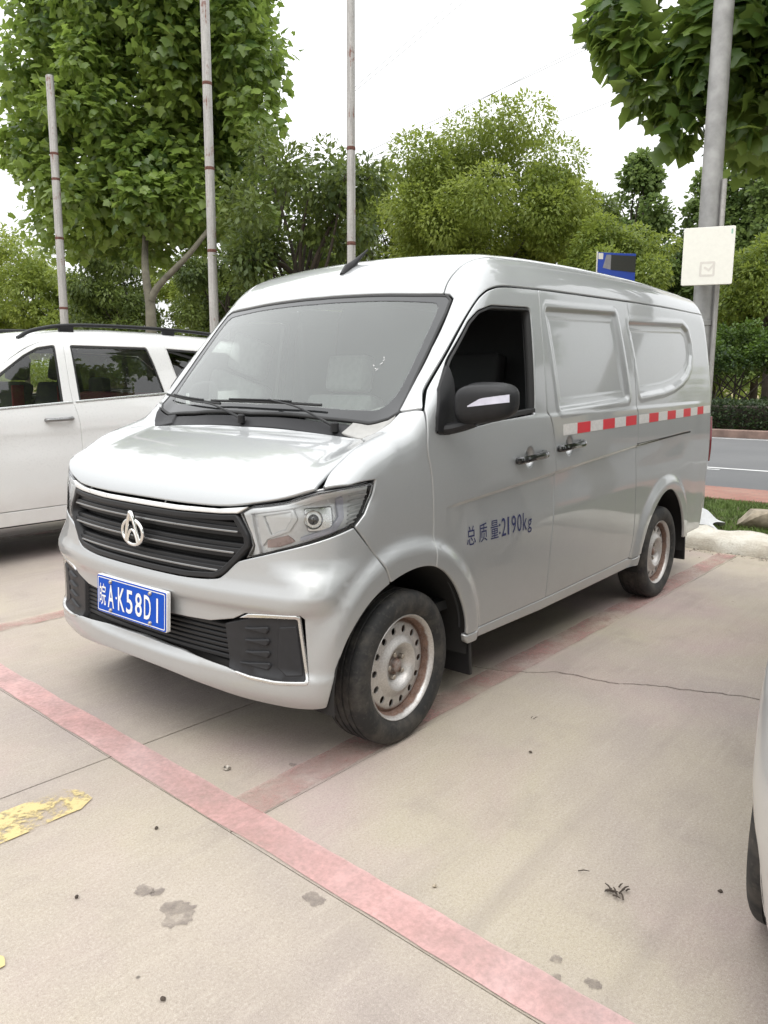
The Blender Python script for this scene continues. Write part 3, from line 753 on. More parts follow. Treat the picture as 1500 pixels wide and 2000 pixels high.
V, F = lathe([(.0, .0003), (.004, .006), (.007, .0115), (.001, .0135), (.0, .0125)], 16, 'z'); c = lotpt((.072, -.476)); props(solid('bottle_cap', (V + (c[0], c[1], .003), F), 'bolt'), 'small round bottle cap on concrete in front of the bumper', 'cap')
r_ = np.random.default_rng(12)
for k, s in enumerate(((-.62, -.75), (-.30, -.62), (-.66, -1.22), (.05, -1.42), (.9, -1.2), (.55, -2.0))):
    c = lotpt(s); stone('pebble', ['dark pebble left of the oil stain', 'dark pebble near the pink corner', 'pebble below the oil stain', 'pale pebble beside the pink line', 'pebble on concrete right of the front wheel', 'dark pebble near the right-hand car'][k], (c[0], c[1], .0), (.006, .007, .005), 20 + k, 'twig' if k != 3 else 'stone', 'pebble', None)
# ---------------------------------------------------------------- wheels (shared by all cars)
def rim_disc(nh=14):
    R0 = .180
    prof = tab([(0, -.030), (.028, -.030), (.032, -.024), (.060, -.026), (.072, -.050), (.086, -.064), (.100, -.062), (.114, -.046), (.124, -.044), (.158, -.043), (.166, -.036), (.182, -.028)], .0025, 4000)
    ring = lambda r, n, ph=0: np.array([(r * math.cos(2 * math.pi * i / n + ph), r * math.sin(2 * math.pi * i / n + ph)) for i in range(n)])
    holes = []
    for k in range(nh):
        a = 2 * math.pi * k / nh + .1; c = np.array([math.cos(a), math.sin(a)]); t = np.array([-c[1], c[0]])
        holes.append(np.array([c * (.141 + .0150 * math.cos(b)) + t * .0130 * math.sin(b) for b in np.linspace(0, 2 * math.pi, 12, endpoint=False)]))
    g = [np.zeros((1, 2))]
    for r, n in ((.015, 10), (.028, 18), (.034, 20), (.050, 28), (.062, 36), (.072, 40), (.082, 44), (.092, 48), (.104, 52), (.115, 56), (.123, 56), (.163, 64), (.170, 64)): g.append(ring(r, n, r * 50))
    V2, F, rid = cdt([ring(R0, 72)] + holes, np.vstack(g))
    r = np.hypot(V2[:, 0], V2[:, 1]); V = np.stack([V2[:, 0], prof(r), V2[:, 1]], 1); Fs = [tuple(f) for f in F.tolist()]; k = len(V); Vs = [V]
    for ids in rid[1:]:                                    # give the holes a wall
        B = V[ids] + (0, .006, 0); Vs.append(B); m = len(ids)
        for j in range(m): Fs.append((ids[j], ids[(j + 1) % m], k + (j + 1) % m, k + j))
        k += m
    lip = [(.045, .172), (.0, .176), (-.030, .181), (-.048, .187), (-.058, .192), (-.066, .200), (-.073, .203), (-.077, .200), (-.075, .196), (-.064, .190), (-.052, .183), (-.030, .1775), (.06, .170)]
    return merge([(np.vstack(Vs), Fs), lathe(lip, 64)])
def tyre_geo(R=WRAD):
    d = R - .292
    o = [(-.062, .192), (-.072, .200), (-.083, .212), (-.0905, .230), (-.0925, .246), (-.0905, .262), (-.085, .274 + d), (-.078, .283 + d), (-.070, .2885 + d), (-.058, .2915 + d)]
    t = []
    for y in (-.046, -.016, .016, .046): t += [(y - .0055, .292 + d), (y - .004, .2875 + d), (y + .004, .2875 + d), (y + .0055, .292 + d)]
    prof = o + t + [(-h, r) for h, r in o[::-1]]
    return lathe(prof, 72)
_rim_me = _tyre_me = None
def wheel(parent, x, y, z, steer=0., right=False, mat='rim'):
    global _rim_me, _tyre_me
    if _rim_me is None:
        V, F = rim_disc(); _rim_me = {}
        _rim_me['rim'] = auto_smooth(mesh_np('wheel', V, F), 40)
        _tyre_me = auto_smooth(mesh_np('tyre', *tyre_geo()), 45)
        _rim_me['cap'] = auto_smooth(mesh_np('centre_cap', *lathe([(-.050, .0005), (-.050, .018), (-.046, .024), (-.026, .026)], 24)), 40)
        nut = [(.0105 * math.cos(a), .0105 * math.sin(a)) for a in np.linspace(0, 2 * math.pi, 6, endpoint=False)]
        _rim_me['nut'] = auto_smooth(mesh_np('wheel_nut', *prism(nut, -.024, -.044, 'y', .002)), 40)
    wo = link('wheel', _rim_me['rim'], mat, parent, (x, y, z)); wo.rotation_euler = (0, random.uniform(0, 6), steer + (math.pi if right else 0))
    link('tyre', _tyre_me, 'tyre', wo); link('centre_cap', _rim_me['cap'], 'rim', wo)
    for k in range(5):
        a = 2 * math.pi * k / 5; link('wheel_nut', _rim_me['nut'], 'bolt', wo, (.046 * math.cos(a), 0, .046 * math.sin(a)))
    return wo

# ---------------------------------------------------------------- the silver panel van
van = thing('panel_van', 'silver panel van parked nose towards the camera with black mirror and blue plate', 'van')
S_ = lambda l: np.array([(x, -.84, z) for x, z in l])
mir = lambda l: [(x, -y, z) for x, y, z in l]
sp = lambda l, n=4: [tuple(p) for p in spline(l, n)]
ARCH = [(.222, -.803, .262), (.232, -.82, .340), (.252, -.835, .425), (.290, -.84, .497), (.340, -.849, .556), (.410, -.85, .607), (.500, -.852, .645), (.600, -.857, .668), (.690, -.86, .671), (.765, -.86, .655), (.835, -.86, .618), (.905, -.86, .552), (.958, -.86, .470), (.990, -.86, .392), (1.0, -.853, .327)]
ARB, ARW, ARD = sp(ARCH)[:25], sp(ARCH)[24:37], sp(ARCH)[36:]
HOODF = sp([(.066, 0, .920), (.072, -.227, .919), (.095, -.425, .922), (.126, -.549, .937), (.174, -.672, .960), (.231, -.757, .989)])
HOODS = sp([(.231, -.757, .989), (.295, -.742, 1.044), (.363, -.739, 1.085), (.475, -.720, 1.128), (.548, -.685, 1.142), (.592, -.636, 1.155)])
HOODR = [(.592, -.636, 1.155), (.582, -.365, 1.165), (.572, 0, 1.17)]
LAMP = [(.108, -.508, .910), (.132, -.555, .941), (.174, -.672, .960), (.231, -.757, .989), (.315, -.816, 1.003), (.435, -.832, 1.011), (.423, -.831, .970), (.386, -.826, .907), (.340, -.820, .866), (.263, -.794, .842), (.194, -.743, .819), (.136, -.659, .793), (.098, -.544, .758), (.108, -.565, .807), (.108, -.556, .840)]
WSE = [(1.095, -.640, 1.703), (1.097, -.663, 1.697), (1.085, -.690, 1.676), (1.037, -.700, 1.621), (.911, -.711, 1.476), (.815, -.717, 1.368), (.716, -.728, 1.264), (.695, -.732, 1.246)]
WST = sp([(1.095, -.640, 1.703), (1.075, -.485, 1.709), (1.056, -.222, 1.717), (1.05, 0, 1.72)])
GUT = sp([(.746, -.809, 1.251), (.777, -.785, 1.302), (.81, -.775, 1.344), (.921, -.777, 1.460), (1.028, -.774, 1.569), (1.138, -.772, 1.668), (1.193, -.773, 1.704), (1.25, -.773, 1.726), (1.355, -.771, 1.744), (1.657, -.769, 1.761), (2.131, -.766, 1.775), (2.680, -.763, 1.790), (3.299, -.758, 1.803), (3.961, -.74, 1.812), (4.11, -.73, 1.812)])
RSEAM = sp([(1.095, -.640, 1.703), (1.141, -.629, 1.754), (1.206, -.637, 1.811), (1.279, -.652, 1.849), (1.369, -.668, 1.868), (1.7, -.672, 1.89), (2.6, -.672, 1.91), (3.6, -.665, 1.91), (4.15, -.65, 1.90)])
P_HOOD = Proj('ycyl', .62, .55, .6)
def _y2(P): P = np.asarray(P, float); return np.stack([.6 * np.arctan2(P[:, 2] - .55, .62 - P[:, 0]), P[:, 1]], 1)
def _yr(q): t = q[:, 0] / .6; o = np.zeros(len(q)); return np.stack([o + .62, q[:, 1], o + .55], 1), np.stack([-np.cos(t), o, np.sin(t)], 1)
P_HOOD.to2, P_HOOD.ray = _y2, _yr
VP = lambda name, loop, chart, mat='silver', parent=van, **k: panel(VAN, name, loop, chart, mat, parent, **k)

half = HOODF + HOODS[1:] + HOODR[1:]
VP('hood', half + mir(half[1:-1])[::-1], P_HOOD, step=.03, gap=.007)
# roof skin and the body-side rails (A-pillar + roof rail) that flank it
rl = WST[::-1] + RSEAM[1:] + [(4.18, -.4, 1.93), (4.195, 0, 1.94)]
VP('roof', rl + mir(rl[1:-1])[::-1], P_TOP, step=.06, gap=.004, es=.03)
rail = [(.695, -.732, 1.246), (.712, -.767, 1.249), (.746, -.809, 1.251)] + GUT[1:] + RSEAM[::-1] + WSE[1:-1]
both(lambda m: VP('roof_rail', rail, P_RAIL, step=.027, es=.02, gap=.005, mirror=m))
# front wing
DF = sp([(.746, -.809, 1.251), (.733, -.83, 1.17), (.730, -.838, 1.099), (.755, -.841, 1.002), (.766, -.841, .900), (.772, -.84, .787), (.765, -.86, .655)])
wing = HOODS + [(.62, -.69, 1.19), (.655, -.722, 1.215), (.695, -.732, 1.246), (.712, -.767, 1.249)] + DF + ARW[::-1][1:] + [(.478, -.854, .692), (.449, -.838, .740), (.39, -.83, .806), (.340, -.820, .866), (.386, -.826, .907), (.423, -.831, .97), (.435, -.832, 1.011), (.315, -.816, 1.003)]
fenders = both(lambda m: VP('front_wing', wing, P_FEND, step=.018, gap=.006, mirror=m))
# doors
DR = sp([(1.657, -.77, 1.761), (1.645, -.80, 1.60), (1.643, -.816, 1.455), (1.650, -.837, 1.238), (1.672, -.84, 1.20), (1.70, -.846, 1.150), (1.728, -.846, 1.05), (1.748, -.84, .864), (1.735, -.84, .65), (1.722, -.842, .45), (1.717, -.833, .327)])
SR = sp([(2.680, -.763, 1.790), (2.690, -.79, 1.62), (2.702, -.818, 1.48), (2.713, -.837, 1.23), (2.735, -.845, 1.15), (2.750, -.848, .795), (2.775, -.842, .55), (2.765, -.84, .42), (2.735, -.834, .346)])
FDOOR = DF + ARD[1:] + DR[::-1] + GUT[1:36][::-1]
WIN = S_(roundpoly([(.785, 1.20), (.823, 1.312), (.914, 1.436), (1.065, 1.583), (1.134, 1.630), (1.23, 1.657), (1.560, 1.672), (1.538, 1.214), (1.18, 1.190), (.873, 1.158), (.790, 1.158)], [.03, .3, .3, .2, .1, .2, .03, .012, .3, .05, .04], 5))
SDOOR = DR + SR[::-1] + GUT[37:44][::-1]
RARC = sp([(2.866, -.86, .352), (2.880, -.861, .400), (2.947, -.866, .520), (3.043, -.869, .612), (3.138, -.87, .672), (3.250, -.87, .697), (3.36, -.867, .676), (3.46, -.86, .620), (3.55, -.861, .533), (3.62, -.853, .42), (3.645, -.85, .33)])
QUART = SR + [(2.78, -.834, .332)] + RARC + [(4.14, -.8, .33), (4.18, -.8, .6), (4.19, -.8, .9), (4.18, -.8, 1.2), (4.16, -.8, 1.5), ] + GUT[45:][::-1]
def crease_rows(x0, x1, sp_=.014):
    xs_ = np.arange(x0, x1, sp_); return [np.stack([xs_, _crease(xs_) + d], 1) for d in (.012, .006, .002, -.003, -.008, -.012, -.017, -.026, -.04)]
def cup_rows(hx, hz): t = np.linspace(0, 2 * math.pi, 24, endpoint=False); return [np.stack([hx + .045 * r * np.cos(t), hz + .052 * r * np.sin(t)], 1) for r in (.4, .55, .7, .85, 1.0)]
def sh_rows(x0, x1): xs_ = np.arange(x0, x1, .02); return [np.stack([xs_, d + .02 * (xs_ - 1.6) / 2], 1) for d in (1.19, 1.198, 1.207, 1.215)]
CR = (.036, .028, .020, .012, .004, -.003, -.010, -.018, -.024, -.048, -.054, -.060, -.066)
X_F = crease_rows(.80, 1.75) + cup_rows(*HANDLES[0]) + sh_rows(.9, 1.7)
X_S = crease_rows(1.72, 2.78) + cup_rows(*HANDLES[1]) + contours(PANEL1, .035, CR, .013) + sh_rows(1.68, 2.72)
X_Q = crease_rows(2.75, 3.8) + contours(PANEL2, .03, CR, .013) + sh_rows(2.74, 4.0)
fdoors = both(lambda m: VP('front_door', FDOOR, P_SIDE, holes=[WIN], step=.02, es=.012, gap=.0065, mirror=m, extra=X_F))
sdoors = both(lambda m: VP('sliding_door', SDOOR, P_SIDE, step=.02, es=.012, gap=.0065, mirror=m, extra=X_S))
quarts = both(lambda m: VP('rear_quarter', QUART, P_SIDE, step=.018, es=.012, mirror=m, extra=X_Q))
sill = S_([(.995, .327), (1.717, .327), (2.735, .346), (2.79, .332), (2.86, .352), (2.84, .285), (1.7, .272), (1.01, .285)])
both(lambda m: VP('sill', sill, P_SIDE, step=.03, depth=.03, mirror=m))
# rear face with tail lamps and rear window
rear = [(4.14, -.8, .33), (4.18, -.8, .6), (4.19, -.8, .9), (4.18, -.8, 1.2), (4.16, -.8, 1.5), (4.11, -.73, 1.812), (4.15, -.65, 1.90), (4.18, -.4, 1.93), (4.195, 0, 1.94)]
tg = VP('tailgate', rear + mir(rear[:-1])[::-1], P_REAR, step=.05, es=.03)
VP('rear_window', [(4.2, -.60, 1.28), (4.2, -.55, 1.74), (4.2, .55, 1.74), (4.2, .60, 1.28)], P_REAR, 'privacy', tg, step=.06, off=.004, gap=0)
both(lambda m: VP('tail_lamp', np.array([(-.600, 1.12), (-.600, .79), (-.668, .80), (-.690, .95), (-.668, 1.12)]), P_REAR, 'tail', van, step=.02, off=.012, depth=.02, mirror=m, uv=True))

# front bumper with its wide lower opening
BT = sp([(.340, -.820, .866), (.263, -.794, .842), (.194, -.743, .819), (.136, -.659, .793), (.098, -.544, .758), (.088, -.508, .742), (.070, -.462, .697), (.057, -.423, .679), (.036, -.293, .669), (.026, -.12, .668), (.024, 0, .668)])
BB = sp([(.03, 0, .305), (.033, -.183, .300), (.06, -.38, .280), (.107, -.52, .260), (.144, -.686, .254), (.200, -.790, .256), (.222, -.803, .262)])
BA = ARB[1:] + [(.478, -.854, .692), (.449, -.838, .740), (.39, -.83, .806)]
OPEN = [(.03, 0, .512), (.035, -.28, .515), (.049, -.40, .520), (.066, -.505, .543), (.075, -.556, .568), (.11, -.68, .577), (.140, -.757, .584), (.150, -.766, .572), (.158, -.772, .375), (.152, -.765, .360), (.10, -.635, .350), (.075, -.534, .358), (.065, -.467, .375), (.04, -.243, .392), (.035, 0, .397)]
bl = BB + BA + BT
bumper = VP('front_bumper', bl + mir(bl[1:-1])[::-1], P_FRONT, holes=[OPEN + mir(OPEN[1:-1])[::-1]], step=.02, es=.012, depth=.03)
# upper grille: black well, frame, slats, bright strips
GR = [(.06, 0, .893), (.068, -.236, .893), (.091, -.432, .899), (.105, -.500, .905), (.108, -.530, .870), (.110, -.556, .835), (.108, -.560, .800), (.088, -.508, .742), (.070, -.462, .697), (.057, -.423, .679), (.036, -.293, .669), (.026, -.12, .668), (.024, 0, .668)]
GRL = GR + mir(GR[1:-1])[::-1]
def shrink(uv, d): q = np.asarray(uv, float); q = q if area2(q) > 0 else q[::-1]; return offset2(densify(q, .02), d)
GRuv = P_FRONT.to2(np.array(GRL))
grille = VP('grille', GRuv, P_FRONT, 'black', uv=True, holes=[shrink(GRuv, .020)], step=.03, es=.02, off=.004, depth=.06, gap=.002)
VP('grille_back', GRuv, P_FRONT, 'under', grille, uv=True, step=.05, off=-.060, gap=.0)
def span_at(z, poly):
    """half width of a symmetric chart polygon at height z"""
    p = np.asarray(poly); us = []
    for i in range(len(p)):
        a, b = p[i], p[(i + 1) % len(p)]
        if (a[1] - z) * (b[1] - z) <= 0 and a[1] != b[1]: us.append(a[0] + (z - a[1]) / (b[1] - a[1]) * (b[0] - a[0]))
    return max(abs(u) for u in us) if us else 0
def slat(z, hh, mat, off, depth, parent, poly, marg=.02, name='slat', u0=None, u1=None, rise=0., **k):
    s = span_at(z, poly) - marg; u0 = -s if u0 is None else u0; u1 = s if u1 is None else u1
    us = np.linspace(u0, u1, 25); c = z + rise * (us / .5) ** 2
    q = np.vstack([np.stack([us, c - hh], 1), np.stack([us, c + hh], 1)[::-1]])
    return VP(name, q, P_FRONT, mat, parent, uv=True, step=.1, es=.03, off=off, depth=depth, gap=0, bev=min(.003, hh * .6), drop=.002, **k)
for z in (.868, .835, .797, .762, .727, .697): slat(z, .0075, 'black', -.016, .05, grille, GRuv)
for z in (.852, .780, .713): slat(z, .0095, 'black', -.004, .05, grille, GRuv)
for z in (.846, .774, .707): slat(z, .0032, 'strip', .001, .012, grille, GRuv, name='bright_strip', marg=.035)
# bright bar between hood and grille
cb = [(.06, 0, .896), (.068, -.236, .896), (.091, -.432, .902), (.107, -.505, .908), (.128, -.548, .935), (.097, -.425, .919), (.074, -.227, .915), (.068, 0, .916)]
VP('chrome_bar', cb + mir(cb[1:-1])[::-1], P_FRONT, 'brightbar', step=.03, es=.02, gap=.002, off=.003, depth=.02)
# emblem: ring with a pointed arch
def emblem():
    org = VAN.at(P_FRONT, np.array([[0., .80]]))[0]; org[0] -= .012
    fx = lambda y, z, d=0.: (org[0] - d, y, z)
    a = np.linspace(0, 2 * math.pi, 41); parts = []
    ring = [fx(.064 * math.sin(t), .793 + .047 * math.cos(t), .006) for t in a]
    parts.append(tube(ring, .0075, 8, False))
    for s in (-1, 1):
        p = spline([(0, .868), (s * .012, .850), (s * .026, .815), (s * .036, .785), (s * .042, .757)], 5)
        parts.append(tube([fx(y, z, .012 - .004 * i / len(p)) for i, (y, z) in enumerate(p)], np.linspace(.0095, .0065, len(p)), 8))
        p = spline([(0, .803), (s * .013, .797), (s * .024, .778), (s * .033, .752)], 5)
        parts.append(tube([fx(y, z, .008) for y, z in p], .006, 8))
    e = solid('emblem', merge(parts), 'chrome', van, 50)
    return e
emblem()
# lower opening: well, mesh slats, outer pods with triangular fins, trim
OPuv = P_FRONT.to2(np.array(OPEN + mir(OPEN[1:-1])[::-1]))
low = VP('lower_grille', shrink(OPuv, -.004), P_FRONT, 'under', uv=True, step=.05, off=-.075, gap=0)
for i, z in enumerate((.400, .418, .436, .454, .472, .490, .508)): slat(z, .0055, 'black', -.022, .05, low, OPuv, u0=-.47 + .004 * i, u1=.47 - .004 * i, rise=-.006)
def _fu(q):
    q = np.array(q, float); a = np.abs(q[:, 0]); q[:, 0] = np.sign(q[:, 0]) * np.where(a > .53, .53 + (a - .53) * (.665 + .085 * (.585 - q[:, 1]) / .21), a); return q
def pod(m):
    q = np.array([(-.440, .372), (-.495, .355), (-.60, .349), (-.738, .359), (-.746, .372), (-.742, .570), (-.70, .574), (-.62, .568), (-.53, .559), (-.475, .538), (-.425, .520)])
    p = VP('fog_bezel', _fu(q), P_FRONT, 'grey_plastic', uv=True, step=.03, off=-.008, depth=.05, gap=.004, bev=.004, drop=.003, mirror=m)
    VP('blanking_plate', _fu(roundpoly([(-.632, .395), (-.652, .536), (-.732, .548), (-.735, .380), (-.67, .375)], .012)), P_FRONT, 'grey_plastic', p, uv=True, step=.04, off=-.003, gap=0, depth=.01, mirror=m)
    for z0 in (.395, .437, .479, .521):
        f = np.array([(-.505 + .02 * (z0 < .41), z0 - .004), (-.60, z0 - .012), (-.612, z0 + .006), (-.60, z0 + .012)])
        VP('fin', _fu(f), P_FRONT, 'grey_plastic', p, uv=True, step=.05, off=.004, gap=0, depth=.02, bev=.004, drop=.004, mirror=m)
    t = [(-.488, .552), (-.520, .571), (-.62, .579), (-.735, .586), (-.752, .580), (-.757, .366), (-.747, .352), (-.62, .343), (-.52, .347), (-.470, .360), (-.475, .366), (-.52, .357), (-.62, .354), (-.737, .363), (-.744, .372), (-.739, .570), (-.73, .574), (-.62, .567), (-.525, .558)]
    VP('chrome_trim', _fu(t), P_FRONT, 'satin', uv=True, step=.03, es=.015, off=.003, depth=.02, gap=0, bev=.003, drop=.002, mirror=m)
both(pod)
# licence plate
pl = prism(roundpoly([(-.224, -.074), (.224, -.074), (.224, .074), (-.224, .074)], .008), .012, -.004, 'x', .002)
_tilt = math.radians(3)
def plt(V, dx=0.): V = np.asarray(V, float); return np.stack([V[:, 0] + dx + .010 + V[:, 2] * math.tan(_tilt), V[:, 1], V[:, 2] + .530], 1)
plate = solid('licence_plate', pl, 'platewhite', van, tf=plt)
solid('plate_face', prism(roundpoly([(-.2215, -.0715), (.2215, -.0715), (.2215, .0715), (-.2215, .0715)], .008), 0, -.0056, 'x'), 'blue', plate, tf=plt)
def frame2(w_, h_, t):
    o = roundpoly([(-w_, -h_), (w_, -h_), (w_, h_), (-w_, h_)], .007); i = roundpoly([(-w_ + t, -h_ + t), (w_ - t, -h_ + t), (w_ - t, h_ - t), (-w_ + t, h_ - t)], .005); n = len(o)
    V = [(-.0066, a, b) for a, b in o] + [(-.0066, a, b) for a, b in i]
    return np.array(V), [(k, (k + 1) % n, n + (k + 1) % n, n + k) for k in range(n)]
solid('plate_border', frame2(.2165, .0665, .0035), 'platewhite', plate, tf=plt)
cells = [('皖', .1835, .044, .086), ('A', .127, .042, .090), ('·', .0905, .010, .010), ('K', .057, .044, .090), ('5', .0035, .042, .090), ('8', -.055, .042, .090), ('D', -.111, .042, .090), ('1', -.171, .010, .090)]
parts = []
for ch, yc, w_, h_ in cells:
    if ch == '1': V, F = np.array([(0, 0), (w_, 0), (w_, h_), (0, h_)], float), [(0, 1, 2, 3)]
    else: V, F = text2d(ch, w_, h_, .012 if ch != '皖' else .004)
    V3 = np.stack([np.full(len(V), -.0070), yc - .0 - (V[:, 0] - w_ / 2), V[:, 1] - h_ / 2 - .001], 1); parts.append((V3, [f[::-1] for f in F]))
solid('plate_lettering', merge(parts), 'platewhite', plate, tf=plt)
for yb in (.128, -.128):
    for zb in (.055, -.055): solid('plate_bolt', lathe([(-.014, .0003), (-.0135, .005), (-.010, .0075), (-.004, .008)], 12, 'x'), 'bolt', plate, tf=lambda V, yb=yb, zb=zb: plt(V + (0, yb, zb)))

# headlamps
def lamp(m):
    uv = P_FRONT.to2(np.array(LAMP))
    h = VP('headlamp', uv, P_FRONT, 'lampgrey', uv=True, step=.02, es=.012, off=-.026, gap=.002, depth=.004, mirror=m)
    VP('lamp_rim', uv, P_FRONT, 'gloss_black', h, uv=True, holes=[shrink(uv, .0075)], step=.03, es=.015, off=-.002, gap=.004, depth=.026, bev=.002, mirror=m)
    k = dict(uv=True, gap=0, mirror=m)
    bar = np.array([(-.500, .912), (-.525, .930), (-.64, .950), (-.731, .975), (-.82, .992), (-.896, 1.000), (-.890, .984), (-.82, .974), (-.731, .953), (-.64, .932), (-.53, .910), (-.535, .88), (-.543, .84), (-.56, .775), (-.535, .772), (-.54, .807), (-.527, .845)])
    VP('chrome_brow', bar, P_FRONT, 'lamprib', h, step=.03, es=.015, off=-.008, depth=.016, bev=.004, drop=.003, **k)
    VP('reflector', np.array([(-.565, .908), (-.652, .930), (-.655, .900), (-.636, .865), (-.590, .845)]), P_FRONT, 'lamprib', h, step=.012, off=-.022, depth=.004, **k)
    VP('reflector_frame', np.array([(-.545, .912), (-.66, .938), (-.672, .90), (-.648, .858), (-.580, .830), (-.560, .80), (-.550, .85)]), P_FRONT, 'lamprib', h, holes=[np.array([(-.566, .905), (-.650, .926), (-.652, .900), (-.634, .866), (-.590, .847)])], step=.02, es=.012, off=-.013, depth=.012, bev=.004, drop=.004, **k)
    VP('projector_surround', roundpoly([(-.688, .940), (-.778, .945), (-.780, .872), (-.752, .858), (-.700, .856)], .012), P_FRONT, 'satin', h, step=.02, off=-.015, depth=.011, bev=.006, drop=.005, **k)
    c = VAN.at(P_FRONT, np.array([[-.718, .899]])); n = VAN.normal(c)[0]; c = c[0]
    z_ = np.array([0, 0, 1.]); a_ = np.cross(z_, n); a_ /= np.linalg.norm(a_); b_ = np.cross(n, a_)
    def tf(V): P = c + V[:, :1] * a_ + V[:, 1:2] * b_ + (V[:, 2:3] - .022) * n; return P * ((1, -1, 1) if m else (1, 1, 1))
    solid('projector_ring', lathe([(.0, .032), (.010, .032), (.012, .029), (.004, .025), (-.01, .024)], 28, 'z'), 'chrome', h, tf=tf)
    solid('projector_lens', lathe([(.014, .0003), (.012, .010), (.006, .018), (-.002, .0235)], 28, 'z'), 'lampdark', h, tf=tf)
    d = np.array([(-.788, .958), (-.793, .905), (-.770, .872), (-.68, .840), (-.676, .827), (-.785, .856), (-.812, .900), (-.810, .964)])
    VP('daytime_strip', d, P_FRONT, 'lampwhite', h, step=.02, es=.012, off=-.009, depth=.015, bev=.003, drop=.003, **k)
    for i in range(7):
        t = i / 6; z0 = .880 + .084 * t; u0 = -.826 - .006 * t; u1 = -.848 - .044 * t
        VP('signal_rib', np.array([(u0, z0 - .004), (u1, z0 + .001), (u1, z0 + .006), (u0, z0 + .001)]), P_FRONT, 'lamprib', h, step=.05, off=-.012, depth=.012, bev=.0012, drop=.001, **k)
    VP('marker_reflector', np.array([(-.575, .826), (-.640, .846), (-.668, .826), (-.616, .806), (-.574, .800)]), P_FRONT, 'amber', h, step=.03, off=-.019, depth=.006, **k)
    VP('lamp_lens', shrink(uv, .004), P_FRONT, 'lens', h, uv=True, step=.02, es=.012, off=.0, gap=.002, depth=.006, mirror=m)
both(lamp)

# windscreen, frit, cowl, wipers
WSB = [(.695, -.732, 1.246), (.668, -.700, 1.23), (.648, -.62, 1.222), (.628, -.40, 1.215), (.612, 0, 1.21)]
wl = WST[::-1] + WSE[1:-1] + WSB
WSL = wl + mir(wl[1:-1])[::-1]
P_WS = Proj('top', b=.8)
wuv = P_WS.to2(np.array(WSL))
fi = sp([(1.014, 0, 0), (1.020, -.222, 0), (1.038, -.48, 0), (1.050, -.612, 0), (1.046, -.634, 0), (1.025, -.648, 0), (.90, -.661, 0), (.790, -.668, 0), (.740, -.660, 0), (.708, -.630, 0), (.694, -.57, 0), (.674, -.40, 0), (.658, 0, 0)], 3)
fuv = P_WS.to2(np.array(fi + mir(fi[1:-1])[::-1]))
ws = VP('windscreen', wuv, P_WS, 'windscreen', uv=True, step=.05, es=.03, gap=.012, depth=.004, off=-.005)
VP('windscreen_frit', wuv, P_WS, 'frit', ws, uv=True, holes=[fuv], step=.05, es=.03, off=-.002, gap=.014, depth=.001)
wr = shrink(wuv, .011)
VP('windscreen_seal', wuv, P_WS, 'rubber', ws, uv=True, holes=[wr], step=.05, es=.03, off=.001, gap=.002, depth=.012, bev=.003)
cw = HOODR[::-1] + [(.606, -.66, 1.178)] + WSB[1:]
cowl = VP('cowl', [(.572, 0, 0)] + [(x, y, 0) for x, y, z in cw[1:]] + mir([(x, y, 0) for x, y, z in cw[1:-1]])[::-1] + [] , P_WS, 'grey_plastic', step=.03, off=-.008, gap=.004, depth=.02)
both(lambda m: VP('cowl_end_cap', [(.600, -.52, 0), (.588, -.645, 0), (.62, -.688, 0), (.655, -.720, 0), (.690, -.730, 0), (.668, -.702, 0), (.650, -.62, 0), (.645, -.55, 0)], P_WS, 'grey_plastic' if m else 'cap_grey', step=.02, off=.001, gap=.003, depth=.02, mirror=m))
def onws(x, y, h): p = VAN.at(P_WS, np.array([[x, y]])); return p[0] + VAN.normal(p)[0] * h
def wiper(piv, elbow, blade):
    b = [onws(x, y, .022) for x, y in blade]
    a = [onws(*piv, .012), onws(piv[0] + (elbow[0] - piv[0]) * .18, piv[1] + (elbow[1] - piv[1]) * .18, .026), onws((piv[0] + elbow[0]) / 2, (piv[1] + elbow[1]) / 2, .050), onws(*elbow, .036)]
    w_ = solid('wiper', tube(spline(a, 5), np.interp(np.linspace(0, 1, 16), [0, .2, 1], [.010, .0075, .0045]), 8, flat=.7), 'black', van)
    bs = spline(b, 8); nn = len(bs)
    solid('wiper_blade', tube(bs, .0045, 6, flat=1.4), 'rubber', w_)
    solid('wiper_bridge', tube([p + np.array([-.004, 0, .009]) for p in bs[nn // 5: -nn // 5]], .004, 6), 'black', w_)
    solid('wiper_pivot', lathe([(-.02, .016), (.012, .016), (.018, .010), (.018, .0003)], 14, 'z', ), 'black', w_, tf=lambda V: V + a[0])
wiper((.592, .02), (.655, .40), [(.725, .70), (.675, .46), (.640, .20)])
wiper((.612, -.49), (.648, -.11), [(.655, .28), (.645, -.07), (.660, -.385)])

def scribble():  # short white strokes in a slanting row on the glass
    r = np.random.default_rng(3); V = []; F = []
    for k in range(6):
        t = k / 5; x, y = .803 + .047 * t + r.normal(0, .003), -.512 - .028 * t + r.normal(0, .006); a = r.uniform(0, 3.1); L, w_ = r.uniform(.006, .012), .0008
        dx, dy = math.cos(a) * L, math.sin(a) * L; b = len(V)
        for u, v in ((-1, -1), (1, -1), (1, 1), (-1, 1)): V.append(onws(x + u * dx / 2 - v * math.sin(a) * w_, y + u * dy / 2 + v * math.cos(a) * w_, -.0035))
        F.append((b, b + 1, b + 2, b + 3))
    solid('white_strokes', (np.array(V), F), 'platewhite', ws)
scribble()
